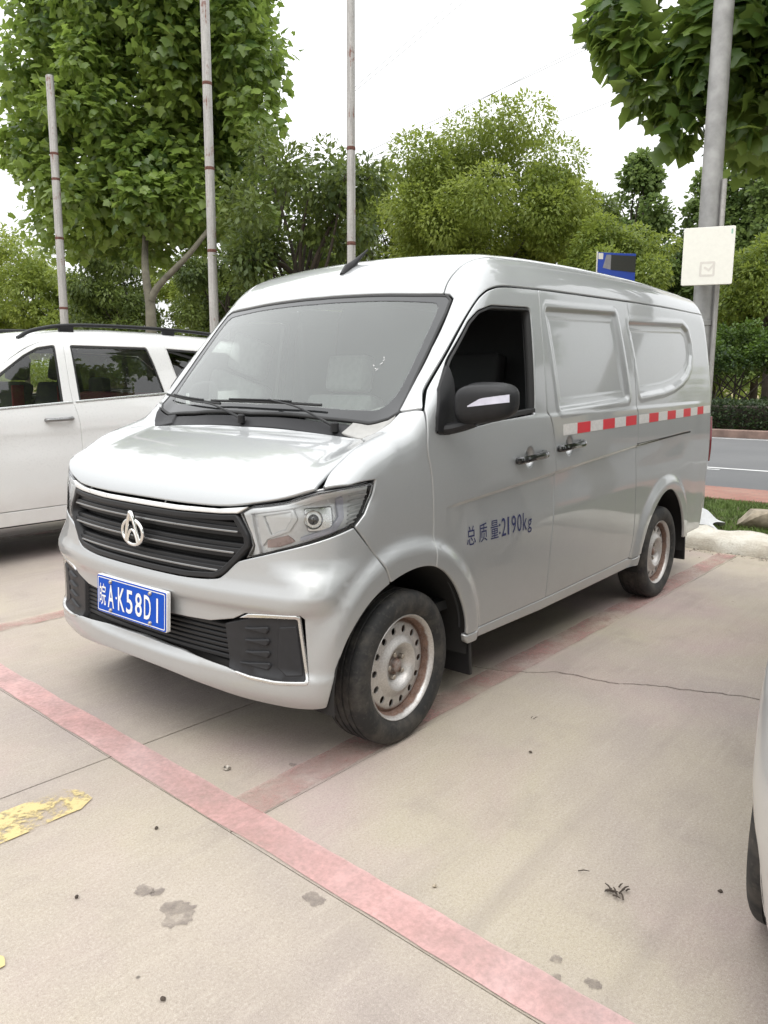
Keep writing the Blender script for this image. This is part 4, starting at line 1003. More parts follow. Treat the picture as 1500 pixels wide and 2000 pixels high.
# side glass (driver's window is wound down), seals, mirror sail
WINR = offset2(np.asarray(WIN)[:, [0, 2]][::-1] if area2(np.asarray(WIN)[:, [0, 2]]) < 0 else np.asarray(WIN)[:, [0, 2]], .012)
for m in (False, True):
    d = fdoors[m]
    VP('window_seal', np.asarray(WIN)[:, [0, 2]], P_SIDE, 'rubber', d, uv=True, holes=[WINR], step=.05, es=.015, off=-.003, gap=.003, depth=.03, bev=.002, mirror=m)
    VP('belt_seal', np.array([(.86, 1.160), (1.18, 1.192), (1.536, 1.216), (1.536, 1.236), (1.18, 1.212), (.86, 1.180)]), P_SIDE, 'rubber', d, uv=True, step=.05, es=.03, off=.004, gap=0, depth=.03, mirror=m)
    VP('mirror_sail', roundpoly([(.775, 1.160), (.782, 1.22), (.822, 1.325), (.900, 1.425), (.902, 1.168), (.86, 1.150)], .01), P_SIDE, 'black', d, uv=True, step=.03, off=.012, gap=0, depth=.03, bev=.008, drop=.006, mirror=m)
    if m: VP('window_glass', np.asarray(WIN)[:, [0, 2]], P_SIDE, 'sideglass', d, uv=True, step=.06, es=.03, off=-.010, gap=.01, depth=.003, mirror=m)
    # inner door trim, so that the cabin is closed
    VP('door_trim', FDOOR, P_SIDE, 'trim', d, holes=[WIN], step=.05, es=.02, off=-.05, gap=.03, depth=.005, mirror=m)
    # handles
    hx, hz = HANDLES[0]
    def handle(door, hx, hz, m=m):
        y0 = VAN.at(P_SIDE, np.array([[hx + .10, hz]]))[0, 1]; s = -1 if m else 1
        path = spline([(hx - .118, y0 + .004, hz - .008), (hx - .105, y0 - .018, hz - .006), (hx - .03, y0 - .030, hz), (hx + .05, y0 - .030, hz + .004), (hx + .10, y0 - .022, hz + .007), (hx + .125, y0 + .004, hz + .010)], 5)
        V, F = tube(path, np.interp(np.linspace(0, 1, len(path)), [0, .1, .5, .8, 1], [.014, .017, .015, .020, .016]), 10)
        solid('door_handle', (V * (1, s, 1), F if s > 0 else [f[::-1] for f in F]), 'gloss_black', door)
    handle(d, *HANDLES[0]); handle(sdoors[m], *HANDLES[1])
    # rail slot of the sliding door
    VP('door_track', np.array([(2.722, .996), (2.722, 1.012), (3.66, 1.041), (3.675, 1.034), (3.66, 1.029)]), P_SIDE, 'rubber', quarts[m], uv=True, step=.08, es=.04, off=.0015, gap=0, bev=.001, drop=.001, depth=.003, mirror=m)
    # retro-reflective tape
    zt = lambda x: 1.1535 + (x - 1.802) * .0195; zb = lambda x: 1.101 + (x - 1.802) * .0200
    xs = list(np.linspace(1.802, 2.702, 7)); xq = list(np.linspace(2.742, 4.10, 10))
    for par, xx, st in ((sdoors[m], xs, 0), (quarts[m], xq, 0)):
        for i in range(len(xx) - 1):
            a, b = xx[i], xx[i + 1]
            VP('tape_segment', np.array([(a, zb(a)), (b, zb(b)), (b, zt(b)), (a, zt(a))]), P_SIDE, 'red_tape' if (i + st) % 2 else 'white_tape', par, uv=True, step=.05, es=.025, off=.0018, gap=0, bev=.0006, drop=.0006, depth=.001, mirror=m)

# lettering on the driver's door
def door_text():
    parts = []; x0 = 1.000
    for ch, w_, adv in (('总', .062, .087), ('质', .062, .090), ('量', .062, .066), (':', .012, .022), ('2', .036, .050), ('1', .013, .034), ('9', .037, .049), ('0', .037, .049), ('k', .036, .044), ('g', .036, .05)):
        h_ = {':': .046, 'g': .062}.get(ch, .078); V, F = text2d(ch, w_, h_, .0)
        zz = V[:, 1] + .698 + (.0 if ch != 'g' else -.018) + (.012 if ch == ':' else 0)
        P = VAN.at(P_SIDE, np.stack([x0 + V[:, 0], zz], 1)); P += VAN.normal(P) * .0016; parts.append((P, F)); x0 += adv
    return solid('door_lettering', merge(parts), 'print', fdoors[0], 60)
door_text()

# door mirrors
def mirror(m):
    bm = bmesh.new(); bmesh.ops.create_cube(bm, size=1.)
    bmesh.ops.subdivide_edges(bm, edges=list(bm.edges), cuts=7, use_grid_fill=True)
    V = np.array([tuple(v.co) for v in bm.verts]) * 2; F = [tuple(v.index for v in f.verts) for f in bm.faces]; bm.free()
    p = 3.6; r = (np.abs(V) ** p).sum(1) ** (1 / p); V = V / r[:, None]
    x, y, z = V.T
    # shell: nose towards the front, flat rear, tapering to the outer end
    lx = np.where(x < 0, x * .085, x * .050); out_ = (y * -1 + 1) / 2
    hz = .076 * (1 - .20 * out_ ** 2); V = np.stack([.875 + lx * (1 - .25 * out_) + .060 * out_ , -.985 + y * .104, 1.268 + z * hz + .015 * out_ - .006 * (x < 0)], 1)
    if m: V = np.stack([V[:, 0] + .17 - (V[:, 1] + .88) * .6, V[:, 1] * .45 - .50, V[:, 2]], 1)     # passenger mirror is folded back
    s = (1, -1, 1) if m else (1, 1, 1); fl = (lambda F: [f[::-1] for f in F]) if m else (lambda F: F)
    mo = solid('door_mirror', (V * s, fl(F)), 'black', fdoors[m] if False else van, 50)
    V, F = tube(spline([(.835, -.835, 1.172), (.85, -.87, 1.178), (.865, -.91, 1.190), (.875, -.95, 1.205)], 5), [.028] * 16, 10, flat=.8)
    solid('mirror_arm', (V * s, fl(F)), 'black', mo)
    if m: return
    # indicator strip wrapped on the nose
    us = np.linspace(0, 1, 14); top = []; bot = []
    for u in us:
        yy = -.950 - .132 * u; o = (-(yy + .985) / .104 + 1) / 2; yn = (yy + .985) / .104
        k = max(0., 1 - abs(yn) ** p) ** (1 / p)
        xx = .875 - .085 * k * (1 - .25 * o) + .060 * o - .0035
        top.append((xx, yy, 1.262 + .020 * min(1, u * 3) + .022 * u)); bot.append((xx + .002, yy, 1.262 - .004 + .018 * u))
    V = np.array(top + bot); n = len(top); F = [(i, i + 1, n + i + 1, n + i) for i in range(n - 1)]
    V = np.vstack([V, V + (.008, 0.0, 0)]); F2 = F + [tuple(j + 2 * n for j in f[::-1]) for f in F] + [(i, 2 * n + i, 2 * n + i + 1, i + 1) for i in range(n - 1)] + [(n + i, n + i + 1, 3 * n + i + 1, 3 * n + i) for i in range(n - 1)]
    solid('mirror_indicator', (V * s, fl(F2)), 'lampwhite', mo)
    solid('mirror_glass', prism(roundpoly([(-1.058, 1.226), (-.912, 1.220), (-.912, 1.318), (-1.052, 1.312)], .03), .920, .926, 'x'), 'chrome', mo, tf=lambda V: V * s + (.004, 0, 0))
both(mirror)
# roof aerial
solid('aerial', merge([tube([(1.165, -.03, 1.825), (1.20, -.03, 1.858), (1.235, -.03, 1.882), (1.29, -.03, 1.925), (1.345, -.03, 1.965)], [.015, .020, .015, .007, .003], 10, flat=1.2)]), 'black', van)

# running gear and underside
for xw in (WF, WR):
    for rgt in (False, True):
        wheel(van, xw, (.742 if rgt else -.742) * 1., WRAD - .002, steer=(.03 if xw == WF else 0), right=rgt)
def well(xw, R, m, x0=None):
    a = np.linspace(math.radians(-8), math.radians(188), 25); V = []; F = []
    for t in a:
        for y in (-.835, -.50): V.append((xw + R * math.cos(t), y, .29 + R * .98 * math.sin(t)))
    n = len(a); F = [(2 * i, 2 * i + 2, 2 * i + 3, 2 * i + 1) for i in range(n - 1)] + [tuple(2 * i + 1 for i in range(n))]
    V = np.array(V) * ((1, -1, 1) if m else (1, 1, 1))
    solid('wheel_well', (V, F), 'under', van)
for m in (False, True): well(WF, .405, m); well(WR + .0, .405, m)
solid('underbody', merge([box((2.25, 0, .30), (3.9, 1.00, .10), .02), box((1.90, 0, .31), (1.55, 1.60, .05), .01), box((3.95, 0, .34), (.45, 1.50, .10), .03), box((.20, 0, .33), (.20, 1.10, .10), .02), box((3.275, 0, .27), (.09, 1.3, .09), .02), box((.624, 0, .25), (.07, 1.3, .06), .02)]), 'under', van)
for rgt in (False, True):
    s = -1 if rgt else 1
    for (xa, z0, z1, w_) in ((1.035, .135, .42, .165), (3.705, .165, .42, .165)):
        solid('mud_flap', box((xa, -.755 * s, (z0 + z1) / 2), (.022, w_, z1 - z0), .006), 'black', van, tf=lambda V, xa=xa, z1=z1: np.stack([V[:, 0] + (z1 - V[:, 2]) * .10, V[:, 1], V[:, 2]], 1))

# cabin
solid('cabin_floor', box((1.6, 0, .44), (2.0, 1.5, .04)), 'trim', van)
solid('bulkhead', prism([(-.72, .45), (.72, .45), (.76, .9), (.76, 1.25), (.70, 1.70), (.60, 1.88), (-.60, 1.88), (-.70, 1.70), (-.76, 1.25), (-.76, .9)], 1.935, 1.965, 'x'), 'trim', van)
VP('headlining', [(1.045, -.64, 0), (1.045, .64, 0), (1.94, .66, 0), (1.94, -.66, 0)], P_TOP, 'trim', off=-.035, step=.1)
dsh = spline([(.62, .80), (.60, 1.00), (.63, 1.115), (.72, 1.130), (.86, 1.105), (.95, 1.06), (.97, .95), (.92, .75), (.90, .55)], 5)
V = []; n = len(dsh)
for y in np.linspace(-.76, .76, 25): V += [(x + .05 * (y / .76) ** 2, y, z + .02 * math.exp(-((y + .36) / .18) ** 2) * (z > 1.0)) for x, z in dsh]
F = [(i * n + j, (i + 1) * n + j, (i + 1) * n + j + 1, i * n + j + 1) for i in range(24) for j in range(n - 1)]
solid('dashboard', (np.array(V), F), 'dash', van, 50)
def steering():
    c = np.array([.985, -.38, 1.13]); ax = np.array([-.55, 0, .83]); ax /= np.linalg.norm(ax); a = np.array([0, 1., 0]); b = np.cross(ax, a)
    ring = [c + .185 * (a * math.cos(t) + b * math.sin(t)) for t in np.linspace(0, 2 * math.pi, 37)]
    st = solid('steering_wheel', merge([tube(ring, .016, 8, False)] + [tube([c, c + .18 * (a * math.cos(t) + b * math.sin(t))], .014, 6) for t in (0, math.pi, -math.pi / 2)] + [tube([c + ax * .02, c - ax * .03], [.06, .06], 16), tube([c - ax * .03, c - ax * .3], .03, 8)]), 'cap_grey', van)
steering()
def seat(y0, mat, parent, x0=1.18, zs=.62, name='seat', back=.60):
    def cushion(c, s, lean=0.):
        V, F = box((0, 0, 0), s, min(s) * .32); V = V.copy(); ca, sa = math.cos(lean), math.sin(lean)
        return np.stack([V[:, 0] * ca + V[:, 2] * sa + c[0], V[:, 1] + c[1], -V[:, 0] * sa + V[:, 2] * ca + c[2]], 1), F
    st = solid(name, cushion((x0 + .22, y0, zs), (.48, .50, .14)), mat, parent, 60)
    solid('backrest', cushion((x0 + .50, y0, zs + .36), (.13, .48, back), .22), mat, st, 60)
    solid('headrest', cushion((x0 + .60, y0, zs + .36 + back / 2 + .11), (.10, .28, .20), .2), mat, st, 60)
    return st
seat(-.38, 'seat_dark', van); seat(.40, 'seat', van, x0=1.10)
solid('header_cover', tube([onws(1.058 + .10 * y * y, y, -.036) for y in np.linspace(-.64, .64, 17)], .030, 8), 'trim', van)  # dark bar added behind the windscreen top to block a light leak
# ---------------------------------------------------------------- people carrier (white beside the van, pale silver by the camera)
_mz = tab([(-.3, .55), (.0, .74), (.06, .80), (.15, .865), (.40, .965), (.75, 1.045), (.88, 1.075), (.96, 1.130), (1.44, 1.555), (1.58, 1.635), (1.80, 1.695), (2.05, 1.728), (2.4, 1.748), (2.9, 1.75), (3.5, 1.735), (4.1, 1.69), (4.5, 1.63)], .03)
_mw = tab([(.10, .76), (.22, .785), (.30, .800), (.38, .812), (.48, .832), (.56, .842), (.72, .846), (.92, .846), (1.05, .838), (1.12, .826), (1.20, .806), (1.45, .752), (1.62, .712), (1.9, .63)], .018)
_mf = tab([(.10, .16), (.20, .06), (.30, .02), (.50, .0), (.60, .0), (.70, .03), (.85, .07), (1.1, .2)], .03)
_mr = tab([(.2, 4.28), (.5, 4.34), (.9, 4.36), (1.2, 4.30), (1.6, 4.12), (1.9, 4.0)], .05)
MWF, MWR = .80, 3.46
_mk = tab([(0, .20), (.7, .14), (1.0, .09), (1.7, .10), (2.1, .16), (4.4, .18)], .06)
def mpv_f(P):
    x, y, z = P[:, 0], P[:, 1], P[:, 2]; Y = np.abs(y); Y2 = Y * Y
    zt = _mz(x - .16 * Y2 * sstep(.3, .8, x) * sstep(1.9, 1.4, x)) - .06 * Y2
    sl = (_mz(x + .01) - _mz(x - .01)) / .02
    gt = (z - zt) / np.sqrt(1 + sl * sl)
    gf = _mf(z) + .30 * np.power(Y + 1e-6, 2.4) - x
    wd = _mw(z) - .02 * sstep(3.2, 4.3, x) - .01 * sstep(1.0, .3, x)
    for xw in (MWF, MWR): wd = wd + .016 * sstep(.47, .40, np.hypot(x - xw, z - .29))
    wd = wd - .006 * sstep(.985, .915, z - .03 * (x - 2)) * sstep(.74, .91, z - .03 * (x - 2)) * sstep(1.1, 1.5, x)
    gr = x - (_mr(z) - .12 * Y2)
    f = smax(gt, gf, .12); f = smax(f, gr, .14)
    return smax(f, Y - wd, _mk(x) + .10 * sstep(.75, .85, z) * sstep(.8, .4, x) * sstep(1.0, .9, z))
MPV = Body(mpv_f)
Q_FRONT = Proj('zcyl', 1.1, R=1.0); Q_REAR = Proj('rear', 3.3, R=.9); Q_RAIL = Proj('xcyl', 0., .85, 1.0); Q_TOP = Proj('top', b=.6); Q_FEND = Proj('xcyl', -.35, .58, .5)
def people_carrier(name, label, loc, pm, seats='seat_red', rz=0.):
    root = thing(name, label, 'car', loc, rz)
    C = lambda nm, loop, chart, mat=pm, parent=root, **k: panel(MPV, nm, loop, chart, mat, parent, **k)
    A = [(.418, -.8, .24), (.424, -.8, .33), (.455, -.8, .44), (.53, -.84, .55), (.64, -.84, .625), (.80, -.85, .655), (.96, -.84, .625), (1.07, -.84, .55), (1.145, -.84, .44), (1.165, -.84, .34)]
    A = sp(A); AB, AW, AD = A[:13], A[12:25], A[24:]
    HS = sp([(.20, -.62, .86), (.35, -.665, .93), (.60, -.69, .99), (.90, -.70, 1.06)])
    HF = sp([(.075, 0, .80), (.085, -.25, .80), (.13, -.48, .815), (.20, -.62, .86)])
    half = HF + HS[1:] + [(.88, -.4, 1.07), (.86, 0, 1.075)]
    C('hood', half + mir(half[1:-1])[::-1], Q_TOP, step=.05, es=.03)
    wt = sp([(1.52, -.59, 1.57), (1.48, -.4, 1.58), (1.44, 0, 1.58)])
    we = sp([(1.52, -.59, 1.57), (1.42, -.625, 1.50), (1.22, -.675, 1.33), (1.06, -.71, 1.17), (1.0, -.72, 1.11)])
    wb = [(1.0, -.72, 1.11), (.95, -.5, 1.1), (.93, 0, 1.1)]
    wl = wt[::-1] + we[1:] + wb[1:]; WL = wl + mir(wl[1:-1])[::-1]
    C('windscreen', WL, Q_TOP, 'sideglass', step=.08, es=.04, gap=.012)
    C('windscreen_seal', Q_TOP.to2(np.array(WL)), Q_TOP, 'frit', uv=True, holes=[shrink(Q_TOP.to2(np.array(WL)), .05)], step=.06, es=.04, off=-.004, gap=.004, depth=.01)
    cw = [(.86, 0, 0), (.88, -.4, 0), (.90, -.70, 0), (1.0, -.72, 0), (.95, -.5, 0), (.93, 0, 0)]
    C('cowl', cw + mir(cw[1:-1])[::-1], Q_TOP, 'grey_plastic', step=.04, off=-.006)
    gut = sp([(1.02, -.775, 1.135), (1.20, -.765, 1.25), (1.40, -.745, 1.395), (1.60, -.72, 1.53), (1.75, -.705, 1.60), (1.95, -.70, 1.645), (2.3, -.70, 1.66), (2.9, -.70, 1.662), (3.5, -.70, 1.645), (3.98, -.69, 1.61)])
    rs = [(1.52, -.59, 1.57), (1.70, -.60, 1.64), (1.95, -.60, 1.68), (2.3, -.60, 1.72), (3.0, -.60, 1.73), (3.6, -.60, 1.71), (4.02, -.58, 1.67)]
    C('roof', wt[::-1] + rs[1:] + [(4.07, -.3, 0), (4.09, 0, 0)] + mir((wt[::-1] + rs[1:] + [(4.07, -.3, 0)])[1:])[::-1], Q_TOP, step=.08, es=.04)
    rail = [(1.0, -.72, 1.11)] + gut + rs[::-1] + we[1:-1]
    both(lambda m: C('roof_side', rail, Q_RAIL, step=.04, mirror=m))
    DFm = sp([(1.02, -.775, 1.135), (1.0, -.82, 1.05), (1.0, -.84, .90), (1.02, -.84, .75), (1.03, -.84, .60), (1.02, -.84, .60)])[:-5]
    # the wing meets the door along a near-vertical seam that ends on the arch
    DFm[-1] = AW[-1]
    wing = HS + [(1.0, -.72, 1.11)] + DFm + AW[::-1][1:] + [(.44, -.8, .70), (.42, -.8, .78), (.33, -.76, .83)]
    both(lambda m: C('front_wing', wing, Q_FEND, step=.03, mirror=m))
    DRm = sp([(1.952, -.70, 1.645), (1.945, -.76, 1.45), (1.945, -.81, 1.20), (1.965, -.84, 1.10), (1.985, -.84, .95), (1.985, -.84, .7), (1.975, -.83, .40)])
    SRm = sp([(2.86, -.70, 1.662), (2.92, -.76, 1.40), (2.98, -.82, 1.20), (3.03, -.84, 1.05), (3.05, -.84, .80), (3.04, -.83, .66)])
    RA = sp([(3.04, -.84, .40), (3.06, -.84, .40), (3.10, -.84, .50), (3.18, -.84, .58), (3.30, -.84, .635), (3.46, -.84, .655), (3.62, -.84, .625), (3.74, -.84, .54), (3.81, -.84, .42), (3.825, -.84, .32)])[4:]
    W1 = np.array([(p[0], p[2]) for p in S_(roundpoly([(1.10, 1.105), (1.24, 1.235), (1.42, 1.368), (1.62, 1.505), (1.74, 1.565), (1.882, 1.590), (1.872, 1.160)], [.03, .3, .3, .3, .1, .02, .015], 5))])
    W2 = roundpoly([(2.005, 1.170), (2.005, 1.592), (2.69, 1.598), (2.74, 1.45), (2.80, 1.215)], [.015, .02, .03, .3, .03], 5)
    W3 = roundpoly([(2.90, 1.225), (2.83, 1.45), (2.80, 1.598), (3.55, 1.575), (3.78, 1.42), (3.80, 1.26)], [.03, .3, .02, .04, .08, .04], 5)
    FD = DFm + AD[1:] + [(1.2, -.83, .395)] + DRm[::-1] + [g for g in gut if 1.03 < g[0] < 1.94][::-1]
    SD = DRm + [(2.9, -.83, .41), (3.04, -.83, .41)] + SRm[::-1] + [g for g in gut if 1.97 < g[0] < 2.85][::-1]
    QT = SRm + [(3.05, -.84, .42)] + RA + [(4.1, -.8, .34), (4.16, -.8, .6), (4.17, -.8, .9), (4.13, -.78, 1.2), (3.98, -.69, 1.61)] + [g for g in gut if 2.87 < g[0] < 3.97][::-1]
    for m in (False, True):
        d1 = C('front_door', FD, P_SIDE, holes=[np.stack([W1[:, 0], W1[:, 0] * 0 - .8, W1[:, 1]], 1)], step=.03, es=.018, mirror=m)
        d2 = C('sliding_door', SD, P_SIDE, holes=[np.stack([W2[:, 0], W2[:, 0] * 0 - .8, W2[:, 1]], 1)], step=.03, es=.018, mirror=m)
        d3 = C('rear_quarter', QT, P_SIDE, holes=[np.stack([W3[:, 0], W3[:, 0] * 0 - .8, W3[:, 1]], 1)], step=.03, es=.018, mirror=m)
        for d, W, gm in ((d1, W1, 'sideglass'), (d2, W2, 'sideglass'), (d3, W3, 'privacy')):
            C('window_glass', W, P_SIDE, gm, d, uv=True, step=.08, es=.04, off=-.012, gap=.004, depth=.003, mirror=m)
            C('window_seal', W, P_SIDE, 'rubber', d, uv=True, holes=[shrink(W, .016)], step=.06, es=.03, off=-.006, gap=.003, depth=.02, bev=.002, mirror=m)
        for d, L, W in ((d1, FD, W1), (d2, SD, W2)):
            C('door_trim', L, P_SIDE, 'trim', d, holes=[np.stack([W[:, 0], W[:, 0] * 0 - .8, W[:, 1]], 1)], step=.08, es=.03, off=-.05, gap=.03, depth=.004, mirror=m)
        for d, a, b in ((d1, 1.06, 1.945), (d2, 1.965, 2.87)):
            za = lambda x: 1.100 + (x - 1.05) * .068
            C('belt_moulding', np.array([(a, za(a)), (b, za(b)), (b, za(b) + .016), (a, za(a) + .016)]), P_SIDE, 'satin', d, uv=True, step=.1, es=.05, off=.005, gap=0, depth=.01, mirror=m)
        s = -1 if m else 1
        for d, hx, hz in ((d1, 1.815, 1.045),):
            y0 = MPV.at(P_SIDE, np.array([[hx, hz]]))[0, 1]
            pth = spline([(hx - .105, y0 + .004, hz - .004), (hx - .09, y0 - .024, hz - .002), (hx, y0 - .032, hz), (hx + .085, y0 - .028, hz + .003), (hx + .105, y0 + .004, hz + .004)], 5)
            V, F = tube(pth, .0145, 10); solid('door_handle', (V * (1, s, 1), F if s > 0 else [f[::-1] for f in F]), 'strip', d)
            V, F = lathe([(-.004, .0003), (-.004, .009), (.0, .012), (.01, .012)], 14, 'y'); solid('key_lock', ((V + (hx + .065, y0, hz - .065)) * (1, s, 1), F), 'satin', d)
    both(lambda m: C('sill', S_([(1.165, .392), (1.975, .398), (3.04, .408), (3.05, .30), (1.95, .285), (1.17, .285)]), P_SIDE, step=.05, depth=.05, mirror=m))
    rr_ = [(4.1, -.8, .34), (4.16, -.8, .6), (4.17, -.8, .9), (4.13, -.78, 1.2), (3.98, -.69, 1.61), (4.02, -.58, 1.67), (4.07, -.3, 1.70), (4.09, 0, 1.71)]
    tg = C('tailgate', rr_ + mir(rr_[:-1])[::-1], Q_REAR, step=.07, es=.04)
    C('rear_window', [(4.2, -.56, 1.20), (4.1, -.50, 1.52), (4.1, .50, 1.52), (4.2, .56, 1.20)], Q_REAR, 'privacy', tg, step=.08, off=.004, gap=0)
    both(lambda m: C('tail_lamp', np.array([(-.60, 1.15), (-.60, .80), (-.70, .82), (-.70, 1.12)]), Q_REAR, 'tail', step=.03, off=.006, mirror=m, uv=True))
    # nose
    BTm = [(.33, -.76, .83), (.20, -.62, .80), (.13, -.5, .755), (.08, -.4, .70), (.04, 0, .69)]
    bb = sp([(.05, 0, .22), (.09, -.4, .22), (.20, -.66, .22), (.35, -.775, .235), (.418, -.8, .24)])
    bl = bb + AB[1:] + [(.44, -.8, .70), (.42, -.8, .78)] + BTm
    og = [(.02, 0, .50), (.05, -.35, .50), (.1, -.52, .46), (.08, -.5, .33), (.05, 0, .32)]
    C('front_bumper', bl + mir(bl[1:-1])[::-1], Q_FRONT, holes=[og + mir(og[1:-1])[::-1]], step=.035, es=.02, depth=.02)
    ouv = Q_FRONT.to2(np.array(og + mir(og[1:-1])[::-1]))
    lg = C('lower_grille', ouv, Q_FRONT, 'under', uv=True, step=.08, off=-.06, gap=0)
    for z in (.36, .40, .44, .48): C('slat', np.array([(-.42, z - .007), (.42, z - .007), (.42, z + .007), (-.42, z + .007)]), Q_FRONT, 'black', lg, uv=True, step=.1, es=.05, off=-.02, gap=0, depth=.03)
    gg = [(.04, 0, .69), (.08, -.4, .70), (.10, -.44, .735), (.12, -.46, .80), (.085, -.25, .797), (.075, 0, .797)]
    guv = Q_FRONT.to2(np.array(gg + mir(gg[1:-1])[::-1])); gr = C('grille', guv, Q_FRONT, 'black', uv=True, step=.05, off=-.03, gap=.003)
    for z in (.715, .742, .769): C('slat', np.array([(-.40, z - .006), (.40, z - .006), (.40, z + .006), (-.40, z + .006)]), Q_FRONT, 'satin', gr, uv=True, step=.1, es=.05, off=-.006, gap=0, depth=.02)
    lp = [(.12, -.46, .80), (.20, -.62, .86), (.35, -.72, .90), (.45, -.78, .905), (.42, -.8, .78), (.33, -.76, .83), (.20, -.62, .80), (.13, -.5, .755), (.10, -.44, .735)]
    lp = [(.12, -.465, .80), (.165, -.56, .835), (.22, -.63, .855), (.33, -.72, .865), (.40, -.775, .865), (.40, -.78, .825), (.33, -.75, .825), (.20, -.62, .797), (.13, -.5, .755)]
    def lam(m):
        u = Q_FRONT.to2(np.array(lp)); h = C('headlamp', u, Q_FRONT, 'lampgrey', uv=True, step=.03, off=-.03, gap=.003, mirror=m)
        C('lamp_lens', u, Q_FRONT, 'lens', h, uv=True, step=.03, gap=.003, depth=.02, mirror=m)
        c = MPV.at(Q_FRONT, np.array([[-.60, .815]]))[0]
        V, F = lathe([(-.005, .001), (-.002, .02), (.01, .03)], 20, 'x'); solid('projector_lens', ((V + c + (.025, .01, 0)) * ((1, -1, 1) if m else (1, 1, 1)), F), 'lampdark', h)
    both(lam)
    # roof bars
    for s in (-1, 1):
        p = [MPV.at(Q_TOP, np.array([[x, -.585]]))[0] + (0, 0, h) for x, h in ((1.66, .004), (1.80, .028), (2.15, .046), (3.0, .046), (3.7, .040), (3.92, .006))]
        q = spline(p, 6); V, F = tube(q, .017, 10, flat=.9); ba = solid('roof_bar', (V * (1, -s, 1), F), 'black', root)
        for x in (2.05, 3.0, 3.6):
            b = MPV.at(Q_TOP, np.array([[x, -.585]]))[0]; V, F = box(b + (0, 0, .018), (.12, .03, .05), .008); solid('bar_foot', (V * (1, -s, 1), F), 'black', ba)
    # door mirrors
    for s in (-1, 1):
        bm = bmesh.new(); bmesh.ops.create_icosphere(bm, subdivisions=3, radius=1.); V = np.array([tuple(v.co) for v in bm.verts]); F = [tuple(v.index for v in f.verts) for f in bm.faces]; bm.free()
        V = np.sign(V) * np.abs(V) ** .75; V = V * (.10, .06, .075) + (1.10, -.89, 1.13); mo = solid('door_mirror', (V * (1, -s, 1), F), pm, root, 60)
        V, F = tube([(1.06, -.80, 1.07), (1.08, -.86, 1.10)], .025, 8); solid('mirror_arm', (V * (1, -s, 1), F), 'black', mo)
    for xw in (MWF, MWR):
        for rgt in (False, True): wheel(root, xw, .765 if rgt else -.765, WRAD - .002, right=rgt, mat='satin')
        for m in (False, True):
            a = np.linspace(math.radians(4), math.radians(176), 19); V = []
            for t in a:
                for y in (-.785, -.52): V.append((xw + .385 * math.cos(t), y, .29 + .375 * math.sin(t)))
            n = len(a); F = [(2 * i, 2 * i + 2, 2 * i + 3, 2 * i + 1) for i in range(n - 1)] + [tuple(2 * i + 1 for i in range(n))]
            solid('wheel_well', (np.array(V) * ((1, -1, 1) if m else (1, 1, 1)), F), 'under', root)
    solid('underbody', merge([box((2.2, 0, .29), (3.9, 1.02, .10), .02), box((2.1, 0, .30), (1.75, 1.56, .05), .01), box((4.0, 0, .33), (.3, 1.4, .1), .02)]), 'under', root)
    # cabin
    solid('cabin_floor', box((2.5, 0, .45), (2.9, 1.46, .04)), 'trim', root)
    C('headlining', [(1.60, -.56, 0), (1.60, .56, 0), (3.9, .56, 0), (3.9, -.56, 0)], Q_TOP, 'dash', off=-.05, step=.15)
    V = []; ds = spline([(.95, .7), (.96, 1.0), (1.02, 1.09), (1.2, 1.08), (1.32, 1.02), (1.34, .9), (1.28, .6)], 4); n = len(ds)
    for y in np.linspace(-.74, .74, 12): V += [(x, y, z) for x, z in ds]
    solid('dashboard', (np.array(V), [(i * n + j, (i + 1) * n + j, (i + 1) * n + j + 1, i * n + j + 1) for i in range(11) for j in range(n - 1)]), 'seat_dark', root, 50)
    for y in (-.37, .37):
        st = seat(y, 'seat_dark', root, x0=1.52, zs=.66); solid('seat_piping', box((1.985, y - .245, 1.04), (.10, .03, .5), .01), seats, st)
    for x0 in (2.38, 3.05):
        b = solid('bench_seat', box((x0 + .22, 0, .66), (.48, 1.20, .16), .05), seats, root)
        solid('backrest', box((x0 + .48, 0, .98), (.14, 1.20, .50), .05), seats, b)
        for y in (-.38, .38): solid('headrest', box((x0 + .52, y, 1.28), (.10, .26, .16), .04), 'seat_dark', b)
    root.scale = (1, 1, 1.015)
    return root
mpv = people_carrier('people_carrier', 'white people carrier with black roof bars parked behind the van\'s nose', (-.355, 3.94, 0), 'white')
mpv2 = people_carrier('people_carrier', 'pale silver car whose front corner and tyre show at the right edge', (-.262, -3.024, 0), 'silver2', seats='seat_dark', rz=math.radians(4))
# ---------------------------------------------------------------- poles, signs, cables
def _galv(name, rust):
    m = NT(name); p = m.obj(); st = m.n('ShaderNodeMapping', {'Vector': p, 'Scale': (14., 14., 1.1)}).outputs[0]
    n = m.noise(st, 3., 6, .65); n2 = m.noise(p, 40, 4); n3 = m.noise(p, 3.5, 6, .7)
    c = m.mix(m.ramp(n, .3, .7), (.28, .27, .26), (.46, .45, .43)); c = m.mix(m.math('MULTIPLY', m.ramp(n2, .5, .7), .35), c, (.20, .19, .18))
    r = m.ramp(m.math('ADD', m.math('MULTIPLY', n3, .6), m.math('MULTIPLY', n, .4)), .66 - rust, .72 - rust)
    c = m.mix(r, c, (.17, .075, .055))
    return m.done(m.bsdf(Base_Color=c, Metallic=m.math('MULTIPLY', m.math('SUBTRACT', 1., r), .35), Roughness=.5, Normal=m.bump(n2, .2, .003)))
M['galv'] = _galv('weathered_pole', .10); M['galv2'] = plain('galvanised_pole', (.30, .30, .295), .5, .25, var=.25, scale=7)
M['rust'] = plain('rust_band', (.115, .050, .038), .9, var=.5, scale=40)
